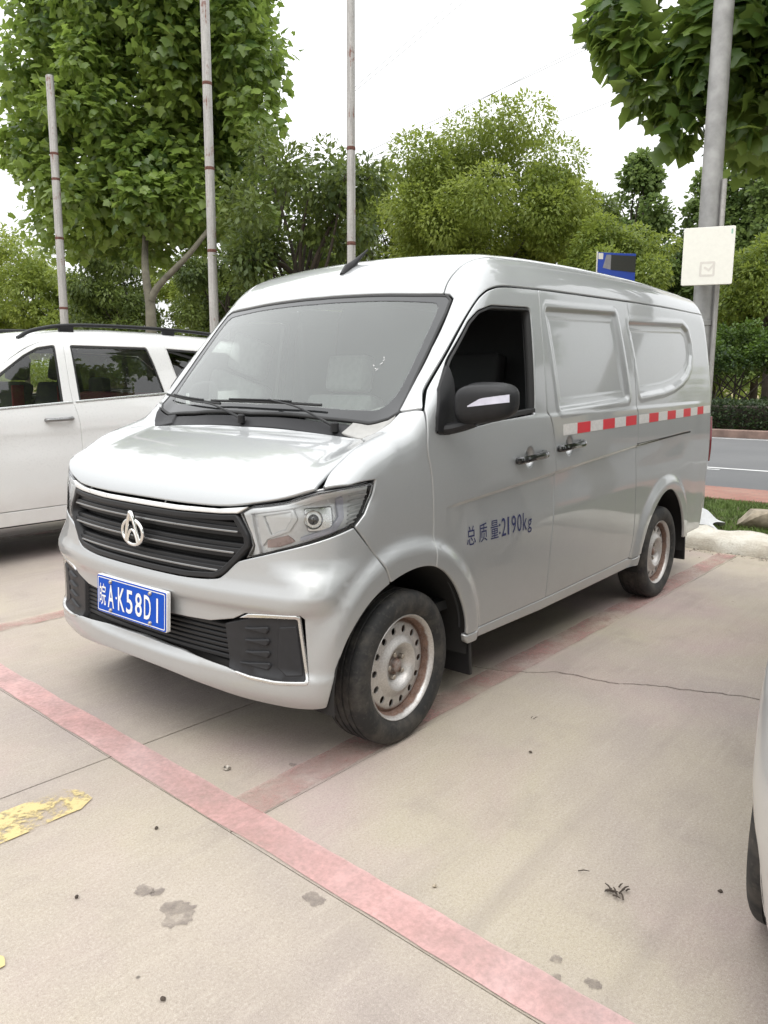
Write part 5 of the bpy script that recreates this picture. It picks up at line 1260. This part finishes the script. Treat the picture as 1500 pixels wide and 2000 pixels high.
M['sign_white'] = plain('sign_board', (.80, .79, .72), .4, var=.03); M['sign_mark'] = plain('faint_print', (.66, .63, .58), .5, var=.05); M['sign_green'] = plain('green_print', (.30, .50, .40), .5)
M['sign_blue'] = plain('sign_blue', (.006, .055, .42), .4, var=.06); M['sign_grey'] = plain('sign_grey', (.27, .27, .29), .5); M['sign_dark'] = plain('sign_dark', (.020, .022, .016), .5)
M['cable'] = plain('cable_grey', (.30, .31, .32), .6)
def pole(label, x, y, h, r, bands, mat='galv', taper=.9):
    root = thing('steel_pole', label, 'pole', (x, y, 0), 0., 'poles along the verge')
    solid('shaft', lathe([(-.1, r), (0, r), (h, r * taper), (h + .01, r * taper * .8), (h + .012, .0004)], 24, 'z'), mat, root)
    solid('base_flange', lathe([(.04, r), (.04, r * 2.1), (.085, r * 2.1), (.10, r * 1.2), (.16, r * 1.05)], 20, 'z'), mat, root)
    for z in bands:
        rr = r * (1 - (1 - taper) * z / h)
        solid('rust_band', lathe([(z - .022, rr + .0005), (z - .015, rr + .003), (z + .012, rr + .003), (z + .022, rr + .0005)], 20, 'z'), 'rust', root)
    return root
pole('leftmost rust-banded pole, ending below the picture top', 6.0, 11.05, 6.5, .074, (5.24, 4.82, 3.83, 2.63))
pole('second rust-banded pole, in front of the plane tree crown', 5.95, 6.8, 9.0, .068, (5.44, 4.32, 3.20))
pole('slim grey pole rising behind the van\'s aerial', 5.95, 4.13, 9.0, .054, (4.13, 3.03))
p4 = pole('thick grey pole carrying the white board behind the van\'s rear', 5.85, -.18, 9.5, .092, (), 'galv2', .80)
solid('collar', lathe([(1.86, .090), (1.865, .096), (1.905, .096), (1.91, .090)], 24, 'z'), 'galv2', p4)
solid('conduit', tube([(-.02, -.115, 0.), (-.02, -.115, 3.1)], .022, 12), 'galv', p4)
# white board strapped to the thick pole, turned towards the lot
_bd = np.array([-7.15, -2.25]); _bd = _bd / np.linalg.norm(_bd); _bt = np.array([-_bd[1], _bd[0]])      # normal, and the board's left
bs = thing('sign_board', 'blank cream-white board strapped to the thick grey pole', 'sign', (5.60, -.27, 2.43))
def bt(V): V = np.asarray(V, float); return np.column_stack([V[:, 0] * -_bt[0] + V[:, 1] * _bd[0], V[:, 0] * -_bt[1] + V[:, 1] * _bd[1], V[:, 2]])
# local u runs to the viewer's left, so mirror it when drawing
solid('panel', prism(roundpoly([(-.205, -.24), (.205, -.24), (.205, .24), (-.205, .24)], .018), -.012, .012, 'y', .003), 'sign_white', bs, tf=bt)
fr = [(-.062, -.17), (.062, -.17), (.062, -.045), (-.062, -.045)]; q = roundpoly(fr, .014, 4); qi = roundpoly([(x * .72, -.1075 + (z + .1075) * .72) for x, z in fr], .01, 4); n = len(q)
solid('mark', (np.array([(x, .0132, z) for x, z in q] + [(x, .0132, z) for x, z in qi]), [(k, (k + 1) % n, n + (k + 1) % n, n + k) for k in range(n)]), 'sign_mark', bs, tf=bt)
solid('mark', prism([(-.052, -.058), (-.012, -.105), (.020, -.085), (.028, -.098), (-.014, -.128), (-.062, -.075)], .012, .0134, 'y'), 'sign_mark', bs, tf=bt)
solid('tag', prism([(-.185, .175), (-.172, .175), (-.172, .215), (-.185, .215)], .012, .0134, 'y'), 'sign_green', bs, tf=bt)
for z in (.14, -.14): solid('strap', lathe([(z - .015, .098), (z - .015, .101), (z + .015, .101), (z + .015, .098)], 20, 'z'), 'galv', bs, tf=lambda V: V + (.25, .09, 0))
# blue sign on the pavement behind the van
bl = thing('blue_sign', 'small blue sign with grey and black field behind the van\'s roof', 'sign', (8.45, 1.78, .05))
_bn = np.array([-.93, -.37]); _bn /= np.linalg.norm(_bn); _bu = np.array([-_bn[1], _bn[0]])
def bb_(V): V = np.asarray(V, float); return np.column_stack([V[:, 0] * -_bu[0] + V[:, 1] * _bn[0], V[:, 0] * -_bu[1] + V[:, 1] * _bn[1], V[:, 2]])
solid('post', lathe([(0, .03), (2.95, .03), (2.955, .0005)], 14, 'z'), 'galv2', bl)
solid('panel', prism([(-.25, 2.55), (.23, 2.60), (.23, 2.97), (-.25, 2.93)], .03, .045, 'y', .002), 'sign_blue', bl, tf=bb_)
solid('edge_strip', prism([(.222, 2.60), (.238, 2.60), (.238, 2.98), (.222, 2.98)], .028, .049, 'y'), 'sign_white', bl, tf=bb_)
solid('corner_mark', prism([(.155, 2.88), (.215, 2.885), (.215, 2.96), (.155, 2.955)], .045, .047, 'y'), 'sign_white', bl, tf=bb_)
solid('grey_field', prism([(.055, 2.745), (.155, 2.775), (.115, 2.935), (.055, 2.93)], .045, .0475, 'y'), 'sign_grey', bl, tf=bb_)
solid('black_field', prism([(-.25, 2.70), (.055, 2.745), (.055, 2.93), (-.25, 2.90)], .045, .052, 'y'), 'sign_dark', bl, tf=bb_)
solid('stud', lathe([(.045, .0003), (.052, .012), (.044, .016)], 12, 'y'), 'sign_white', bl, tf=lambda V: bb_(V + (-.06, .006, 2.625)))
# overhead cables
for k, (a, b, lb) in enumerate((((31.71, 24.91, 17.02), (34.97, 21.84, 20.66), 'upper left overhead cable crossing the sky'), ((31.74, 24.93, 17.28), (34.64, 22.24, 20.66), 'overhead cable just above the upper left one'), ((31.55, 24.08, 13.15), (38.1, 17.29, 18.1), 'lower overhead cable nearest the round tree'), ((31.22, 24.49, 13.25), (37.87, 17.43, 17.75), 'lower overhead cable parallel to the nearest one'), ((36.1, 18.67, 13.96), (38.22, 16.36, 15.13), 'short faint cable right of the round tree'))):
    a, b = np.array(a), np.array(b); t = np.linspace(-.35, 3.5 if k != 4 else 6, 30); P = a + np.outer(t, b - a); P[:, 2] += .02 * (t - .5) ** 2
    props(solid('overhead_cable', tube(P, .017, 6), 'cable'), lb, 'cable', 'overhead cables')
# ---------------------------------------------------------------- trees, hedges
def leafmat(name, dark, light, trans=.35, rough=.5, gloss=.35):
    m = NT(name); t = m.n('ShaderNodeAttribute', attribute_name='tint').outputs['Fac']
    c = m.mix(t, dark, light)
    ba = m.n('ShaderNodeNewGeometry').outputs['Backfacing']
    c2 = m.mix(m.math('MULTIPLY', ba, .35), c, tuple(min(1, x * 1.6 + .02) for x in light))
    b = m.bsdf(Base_Color=c2, Roughness=rough, Specular_IOR_Level=gloss)
    tr = m.n('ShaderNodeBsdfTranslucent', {'Color': m.mix(.5, c, tuple(min(1, x * 2.2) for x in light))})
    return m.done(m.n('ShaderNodeMixShader', {0: trans, 1: b.outputs[0], 2: tr.outputs[0]}))
M['plane_leaf'] = leafmat('plane_leaf', (.040, .085, .020), (.215, .295, .060), .38, .42, .5)
M['camphor_leaf'] = leafmat('camphor_leaf', (.075, .120, .018), (.225, .270, .050), .38)
M['dark_leaf'] = leafmat('dark_leaf', (.030, .055, .014), (.125, .165, .035), .30)
M['poplar_leaf'] = leafmat('poplar_leaf', (.050, .095, .026), (.165, .225, .065), .33)
M['hedge_leaf'] = leafmat('hedge_leaf', (.010, .022, .008), (.050, .080, .024), .15)
M['shrub_leaf'] = leafmat('shrub_leaf', (.014, .034, .012), (.100, .165, .024), .25)
M['bark'] = plain('plane_bark', (.135, .125, .095), .9, var=.35, scale=6, bump=.5, bscale=25)
M['bark_dark'] = plain('dark_bark', (.055, .045, .035), .95, var=.35, scale=9, bump=.5, bscale=30)
# leaf outlines: lobed plane leaf and plain pointed leaf (x across, y along the leaf)
_h = [(.0, .0), (.24, -.09), (.55, .04), (.46, .22), (.66, .50), (.38, .60), (.20, .84), (.0, 1.05)]
_o = _h + [(-x, y) for x, y in _h[1:-1]][::-1]
LOBED = (np.array([(0, .38, .0)] + [(x, y, -.26 * abs(x) - .10 * max(0, y - .5)) for x, y in _o]), [(0, i + 1, (i + 1) % len(_o) + 1) for i in range(len(_o))])
POINT = (np.array([(0, 0, 0), (.24, .42, -.06), (0, 1., -.10), (-.24, .42, -.06)]), [(0, 1, 2), (0, 2, 3)])
OVAL = (np.array([(0, 0, 0), (.36, .35, -.07), (.26, .8, -.08), (0, 1., -.10), (-.26, .8, -.08), (-.36, .35, -.07)]), [(0, 1, 2, 3), (0, 3, 4, 5)])
def frames(n, out, rng, droop, spread):
    """leaf axes: y = growth direction, z = upper side"""
    d = out * 1.0 + rng.normal(0, spread, (n, 3)); d[:, 2] -= droop; d /= np.linalg.norm(d, axis=1, keepdims=True) + 1e-9
    up = out * .7 + np.array([0, 0, .9]) + rng.normal(0, .45, (n, 3)); x = np.cross(d, up); x /= np.linalg.norm(x, axis=1, keepdims=True) + 1e-9
    return x, d, np.cross(x, d)
def leaf_mesh(name, P, out, size, tpl, rng, droop, spread, tint):
    n = len(P); x, d, z = frames(n, out, rng, droop, spread); s = size * rng.uniform(.45, 1.3, n); T, F = tpl
    V = P[:, None, :] + s[:, None, None] * (T[None, :, 0:1] * x[:, None] + T[None, :, 1:2] * d[:, None] + T[None, :, 2:3] * z[:, None])
    k = len(T); V = V.reshape(-1, 3); fl = np.array([len(f) for f in F]); base = np.concatenate([np.array(f) for f in F])
    loops = (np.arange(n)[:, None] * k + base[None]).ravel(); tot = np.tile(fl, n); st = np.concatenate([[0], np.cumsum(tot)[:-1]])
    me = bpy.data.meshes.new(name); me.vertices.add(len(V)); me.vertices.foreach_set('co', V.astype(np.float32).ravel())
    me.loops.add(len(loops)); me.loops.foreach_set('vertex_index', loops.astype(np.int32)); me.polygons.add(len(tot)); me.polygons.foreach_set('loop_start', st.astype(np.int32))
    me.polygons.foreach_set('use_smooth', np.ones(len(tot), bool)); me.update(calc_edges=True); a = me.attributes.new('tint', 'FLOAT', 'POINT'); a.data.foreach_set('value', np.repeat(tint, k).astype(np.float32)); me.validate()
    return me, (x, d, z, s)
def clump_points(cl, n, rng, shell=.55, flat=1.):
    """points in a set of clumps (centre, radius), denser on their outer shells"""
    c = np.array([q[0] for q in cl], float); r = np.array([q[1] for q in cl], float); w_ = r ** 2; i = rng.choice(len(cl), n, p=w_ / w_.sum())
    v = rng.normal(0, 1, (n, 3)); v /= np.linalg.norm(v, axis=1, keepdims=True); rad = r[i] * (shell + (1 - shell) * rng.random(n)) ** 1. * np.where(rng.random(n) < .12, 1.15, 1.)
    v2 = v * np.array([1, 1, flat]); return c[i] + v2 * rad[:, None], v, i
def ell_clumps(c, rad, n, r0, r1, rng, inner=.35, low=-.9, box_=2.):
    out = []
    while len(out) < n:
        v = rng.normal(0, 1, 3); v /= np.linalg.norm(v)
        if v[2] < low: continue
        v = v / (np.abs(v) ** box_).sum() ** (1 / box_)
        k = inner + (1 - inner) * rng.random() ** .55; out.append((np.array(c) + v * k * np.array(rad), rng.uniform(r0, r1)))
    return out
NEAR = np.array([-1.6, -2.518, 1.345])
def tree(name, label, base, clumps, n, size, tpl, mat, seed, trunk=.12, bark='bark_dark', limbs=None, droop=.5, spread=.55, tints=(.15, .75), nlimb=9, group=None, shell=.55, trunk_top=None, own=0, flat=1., cat='tree'):
    rng = np.random.default_rng(seed); root = thing(name, label, cat, (*base, 0.), 0., group); b = np.array([*base, 0.])
    P, out, ci = clump_points(clumps, n, rng, shell, flat)
    ct = rng.uniform(tints[0], tints[1], len(clumps)); tint = np.clip(ct[ci] + rng.normal(0, .16, n) + .35 * (rng.random(n) < .06), 0, 1)
    cc = np.array([q[0] for q in clumps]); mid = cc.mean(0)
    tt = np.array(trunk_top) if trunk_top is not None else np.array([mid[0], mid[1], cc[:, 2].min() * .55 + mid[2] * .45])
    z0 = .0; path = spline([(b[0], b[1], z0 - .15), (b[0] * .97 + tt[0] * .03, b[1] * .97 + tt[1] * .03, tt[2] * .3), (b[0] * .5 + tt[0] * .5, b[1] * .5 + tt[1] * .5, tt[2] * .7), tuple(tt)], 6)
    parts = [tube(path - b, np.linspace(trunk * 1.15, trunk * .72, len(path)), 12)]
    for L, r in (limbs or []): q = spline(L, 6); parts.append(tube(q - b, np.linspace(r, r * .45, len(q)), 8))
    order = rng.permutation(len(clumps))[:nlimb]
    for k in order:
        e = cc[k]; s_ = path[int(len(path) * rng.uniform(.62, .98)) - 1]; m_ = (s_ * .5 + e * .5) + rng.normal(0, .08, 3) * np.linalg.norm(e - s_) ; parts.append(tube(spline([s_, m_, e], 6) - b, np.linspace(trunk * .42, trunk * .10, 13), 6))
    solid('trunk', merge(parts), bark, root, 60)
    sel = np.zeros(n, bool)
    if own:
        dist = np.linalg.norm(P - NEAR, axis=1); ray = (P - NEAR); vis = (ray @ np.array(_fw)); u_ = (ray @ np.array(_ri)) / vis; v_ = (ray @ np.array(_up)) / vis
        inside = (np.abs(u_) < .49) & (np.abs(v_) < .655); dist = np.where(inside, dist, 1e6); sel[np.argsort(dist)[:own]] = True
    me, fr = leaf_mesh('foliage', P[~sel] - b, out[~sel], size, tpl, rng, droop, spread, tint[~sel])
    props(link('foliage', me, mat, root), kind='stuff')
    if own:
        vs = []
        for t in (.1, .3, .5, .75):
            m2 = mesh_np('leaf', tpl[0], tpl[1]); a = m2.attributes.new('tint', 'FLOAT', 'POINT'); a.data.foreach_set('value', np.full(len(tpl[0]), t, np.float32)); m2.materials.append(M[mat]); vs.append(m2)
        pi = P[sel] - b; x, d, z = frames(len(pi), out[sel], rng, droop, spread); s = size * rng.uniform(.7, 1.25, len(pi)); ti = tint[sel]
        for k in range(len(pi)):
            o = bpy.data.objects.new('leaf', vs[int(np.argmin(np.abs(np.array((.1, .3, .5, .75)) - ti[k])))]); COL.objects.link(o); o.parent = root
            M4 = Matrix((x[k] * s[k], d[k] * s[k], z[k] * s[k])).transposed().to_4x4(); M4.translation = Vector(pi[k]); o.matrix_basis = M4
    return root
rt = np.random.default_rng(77)
# the big plane tree behind the white car
T1c = ell_clumps((8.75, 12.3, 7.2), (2.2, 3.35, 3.0), 140, .45, .9, rt, .30, -.98, 2.5) + ell_clumps((8.5, 11.9, 5.0), (1.7, 2.6, .8), 28, .42, .65, rt, .2, -.98) + [((8.1, 10.6, 4.4), .45), ((8.1, 11.5, 4.1), .48), ((8.5, 11.6, 4.0), .5), ((8.3, 10.1, 4.7), .48), ((8.4, 12.8, 4.2), .52), ((8.1, 13.8, 4.5), .5)]
T1 = tree('plane_tree', 'tall dense plane tree with lobed leaves behind the white car', (7.49, 10.57), T1c, 44000, .150, LOBED, 'plane_leaf', 1, .125, 'bark', limbs=[([(7.5, 10.57, 2.86), (7.62, 10.44, 3.15), (8.0, 10.0, 3.72), (8.45, 9.7, 4.4)], .08), ([(7.5, 10.6, 2.8), (7.54, 10.75, 3.35), (7.8, 11.1, 4.0), (8.3, 11.6, 5.4), (8.7, 12.0, 8.)], .085)], droop=.75, tints=(.15, .80), trunk_top=(7.51, 10.6, 2.97), nlimb=0, own=300, shell=.45)
# plane tree overhanging from the right
OVc = ell_clumps((7.35, -.95, 5.75), (1.45, 2.45, 2.1), 48, .36, .60, rt, .25, -.98) + [((6.7, .75, 4.35), .34), ((6.75, .45, 3.95), .30), ((6.6, .95, 4.7), .36), ((6.9, -.2, 3.85), .36), ((6.8, -.75, 3.8), .4), ((6.6, 1.15, 5.1), .34)]
tree('plane_tree', 'plane tree whose big lobed leaves overhang the grey pole at upper right', (7.1, -3.0), OVc, 10500, .170, LOBED, 'plane_leaf', 2, .14, 'bark', droop=.9, tints=(.0, .32), nlimb=4, own=300, shell=.45)
# young camphor on the verge, between the second and third pole
T3c = ell_clumps((7.3, 6.35, 3.75), (1.15, 1.30, 1.45), 42, .24, .42, rt, .30, -.9)
tree('camphor_tree', 'dark airy evergreen tree right behind the van\'s roof front', (7.3, 6.4), T3c, 13000, .115, POINT, 'dark_leaf', 3, .09, droop=.35, tints=(.15, .8), shell=.35, nlimb=20)
# trees across the road: (label, base, centre, radii, clumps, clump r, leaves, size, leaf, seed)
FAR = [
 ('broad light-green camphor tree rising behind the middle of the van\'s roof', (23.9, 13.2), (23.9, 13.2, 7.6), (3.2, 3.7, 2.9), 80, (.75, 1.15), 80000, .185, POINT, 'camphor_leaf', 11, (.35, .85)),
 ('round camphor tree just left of the broad one, behind the thin grey pole', (24.8, 19.2), (24.8, 19.2, 7.3), (1.7, 1.9, 3.0), 38, (.5, .8), 9000, .20, POINT, 'camphor_leaf', 12, (.15, .6)),
 ('rounded olive-green tree right behind the van\'s rear roof', (23.1, 7.9), (23.1, 7.9, 4.7), (1.6, 1.9, 1.6), 36, (.4, .65), 9000, .16, POINT, 'camphor_leaf', 13, (.15, .55)),
 ('bushy green tree behind the right edge of the white board', (24.9, 3.7), (24.9, 3.7, 4.1), (1.3, 1.4, 1.8), 30, (.4, .6), 7500, .16, POINT, 'camphor_leaf', 14, (.1, .5)),
 ('low spreading tree below the broad camphor, hidden by the van roof', (26.7, 17.2), (26.7, 17.2, 6.0), (2.2, 2.6, 2.3), 36, (.5, .8), 8000, .20, POINT, 'dark_leaf', 15, (.3, .8)),
 ('green tree behind the right half of the broad camphor', (27.6, 12.2), (27.6, 12.0, 6.3), (2.0, 2.2, 2.3), 36, (.5, .8), 8000, .20, POINT, 'dark_leaf', 16, (.4, .9)),
 ('yellow-green tree in the distance at the left edge', (23.7, 47.6), (23.7, 47.6, 6.6), (3.2, 3.7, 4.0), 50, (.7, 1.2), 9000, .30, POINT, 'camphor_leaf', 17, (.4, .95)),
 ('dark tree behind the left side of the plane tree trunk', (23.7, 36.4), (23.7, 36.4, 6.3), (2.6, 3.2, 4.2), 45, (.6, 1.1), 9000, .28, POINT, 'dark_leaf', 18, (.3, .9)),
 ('dark tree seen between plane tree trunk and second pole', (23.6, 27.6), (23.6, 27.6, 5.6), (2.3, 2.6, 3.6), 40, (.5, .9), 9000, .25, POINT, 'dark_leaf', 19, (.3, .9)),
 ('tree behind the van\'s front roof edge right of the second pole', (24.6, 23.2), (24.6, 23.2, 5.6), (2.0, 2.3, 3.2), 36, (.5, .9), 8000, .23, POINT, 'dark_leaf', 20, (.45, 1.)),
 ('pale green tree right of the leftmost pole, far off', (25., 42.), (25., 42., 5.0), (2.6, 3.0, 3.2), 36, (.6, 1.1), 7000, .30, POINT, 'camphor_leaf', 21, (.4, .9)),
 ('pale green tree farthest left, cut by the picture edge', (24., 56.), (24., 56., 7.0), (3.2, 4.5, 4.5), 40, (.8, 1.3), 7000, .34, POINT, 'camphor_leaf', 22, (.35, .9)),
 ('green tree low behind the gap left of the second pole', (25.5, 32.), (25.5, 32., 5.0), (2.3, 2.6, 3.4), 36, (.6, 1.0), 7000, .28, POINT, 'camphor_leaf', 23, (.25, .8)),
]
for (lb, bs, ce, ra, nc, cr, nl, sz, tp, mt, sd, tn) in FAR:
    tree('camphor_tree', lb, bs, ell_clumps(ce, ra, nc, cr[0], cr[1], rt, .35, -.85), nl if nl > 50000 else int(nl * 2.4), sz * .92, tp, mt, sd, .16, droop=.55, tints=tn, shell=.72, nlimb=10, group='trees beyond the road', flat=.85)
def poplar(label, x, y, h, r, seed, n=9000):
    rr = np.random.default_rng(seed); cl = []
    for k in range(110):
        t = rr.random() ** .9; a = rr.uniform(0, 6.28); w_ = r * (1 - t) ** .62 * (.55 + .45 * rr.random()) + .05; z = 1.8 + (h - 2.1) * t
        cl.append(((x + w_ * math.cos(a), y + w_ * math.sin(a), z), rr.uniform(.45, .75) * (1.08 - .5 * t)))
    tree('poplar_tree', label, (x, y), cl, int(n * 1.8), .21, OVAL, 'poplar_leaf', seed, .15, droop=.2, tints=(.2, .8), trunk_top=(x, y, h * .7), nlimb=14, group='poplars in the distance', flat=1.2)
poplar('pointed poplar standing left of the white board', 34.9, 12.1, 11.7, 3.3, 31, 15000)
poplar('slim poplar just left of the grey pole', 36.9, 10.0, 10.8, 1.6, 32, 8000)
poplar('poplar just right of the grey pole', 34.9, 8.3, 11.0, 1.6, 33)
poplar('tall poplar cut by the right picture edge', 34.6, 6.5, 12.2, 1.9, 34, 11000)
poplar('short poplar between the round tree and the pointed poplar', 36.5, 14.6, 9.6, 1.8, 35, 9000)
# shrub trees on the far verge: umbrella crowns on several thin stems
def shrub(label, x, y, r, seed, sc=1.):
    rr = np.random.default_rng(seed); cl = ell_clumps((x, y, 2.2 * sc), (r, r * 1.05, .82 * sc), 40, .22, .36, rr, .4, -.55)
    root = tree('shrub_tree', label, (x, y), cl, 9000, .085, OVAL, 'shrub_leaf', seed, .03, limbs=[([(x + rr.normal(0, .25), y + rr.normal(0, .45), 0.), (x + rr.normal(0, .25), y + rr.normal(0, .4), .7), (x + rr.normal(0, .35), y + rr.normal(0, .5), 1.6 * sc)], .035) for _ in range(9)], droop=.2, tints=(.1, .7), trunk_top=(x, y, 1.7 * sc), nlimb=6, group='shrub trees behind the hedge', cat='shrub', flat=.8)
shrub('umbrella-shaped dark green shrub tree on thin stems behind the hedge', 22.5, 4.0, 1.0, 41)
shrub('second umbrella shrub tree cut by the right picture edge', 22.6, 1.9, 1.1, 42, 1.1)
shrub('umbrella shrub tree half hidden behind the van\'s rear corner', 22.6, 6.2, 1.0, 43)
# clipped hedge along the far kerb
def hedge():
    rng = np.random.default_rng(50); root = thing('hedge', 'dark clipped hedge along the far kerb of the road', 'hedge', (20.6, 3., .18)); n = 26000
    u = rng.random(n); y = rng.uniform(-9, 15, n); top = rng.random(n) < .35; x = np.where(top, rng.uniform(19.95, 21.3, n), 19.95 + np.abs(rng.normal(0, .05, n))); z = np.where(top, .84 + rng.normal(0, .025, n), rng.uniform(.16, .86, n))
    P = np.stack([x - 20.6, y - 3., z - .18 + .03 * np.sin(y * 2.3) + .02 * np.sin(y * 7.1)], 1); out = np.where(top[:, None], np.array([0, 0, 1.]), np.array([-1., 0, .2]))
    me, _ = leaf_mesh('foliage', P, out, .075, OVAL, rng, .1, .7, np.clip(rng.normal(.4, .25, n), 0, 1)); props(link('foliage', me, 'hedge_leaf', root), kind='stuff')
    solid('branches', box((.05, 0, .30), (1.1, 23.6, .58), .05), 'bark_dark', root)
hedge()
# low planting behind the hedge
def low_row():
    rng = np.random.default_rng(51); n = 9000; y = rng.uniform(-6, 12, n); x = rng.uniform(21.6, 22.2, n); z = .2 + .75 * rng.random(n) ** .7 + .05 * np.sin(y * 3)
    root = thing('hedge', 'second, rougher hedge behind the clipped one', 'hedge', (21.9, 3., .18)); P = np.stack([x - 21.9, y - 3, z - .18], 1)
    me, _ = leaf_mesh('foliage', P, rng.normal(0, 1, (n, 3)) * .5 + (-.5, 0, .6), .09, OVAL, rng, .1, .7, np.clip(rng.normal(.35, .25, n), 0, 1)); props(link('foliage', me, 'hedge_leaf', root), kind='stuff')
    solid('branches', box((0, 0, .22), (.4, 17.5, .4), .05), 'bark_dark', root)
low_row()

# wood in the far distance that closes the view
def wood():
    rng = np.random.default_rng(60); cl = []
    for k in range(420):
        y = rng.uniform(-14, 120); x = 46 + rng.uniform(-3, 6) + max(0, (20 - y) * .1); h = 3.2 + 2.2 * math.sin(y * .35) * rng.random() + rng.random() * 2.; z = rng.uniform(.6, h); cl.append(((x, y, z), rng.uniform(.9, 1.6)))
    P, out, ci = clump_points(cl, 60000, rng, .5); ct = rng.uniform(.2, .9, len(cl))
    me, _ = leaf_mesh('wood', P, out, .42, POINT, rng, .4, .6, np.clip(ct[ci] + rng.normal(0, .15, len(P)), 0, 1)); props(link('distant_wood', me, 'camphor_leaf'), 'distant green wood closing the view behind the road', 'wood', kind='stuff')
wood()

# unseen planes added across the lot to darken what the van's flank mirrors
for k, (x, y, a) in enumerate(((-9., -12.5, .4), (-2.5, -13., 1.9), (4., -12.6, 3.3), (10.5, -13., 4.4), (17., -12.6, 5.6))):
    c = T1.copy(); COL.objects.link(c); c.location = (x, y, 0); c.rotation_euler = (0, 0, a); c['label'] = ['fifth', 'fourth', 'third', 'second', 'first'][k] + ' plane tree from the road across the lot, mirrored in the van\'s flank'; c['group'] = 'planes added across the lot'
    for ch in T1.children:
        if not ch.name.startswith('leaf'):
            d = ch.copy(); COL.objects.link(d); d.parent = c
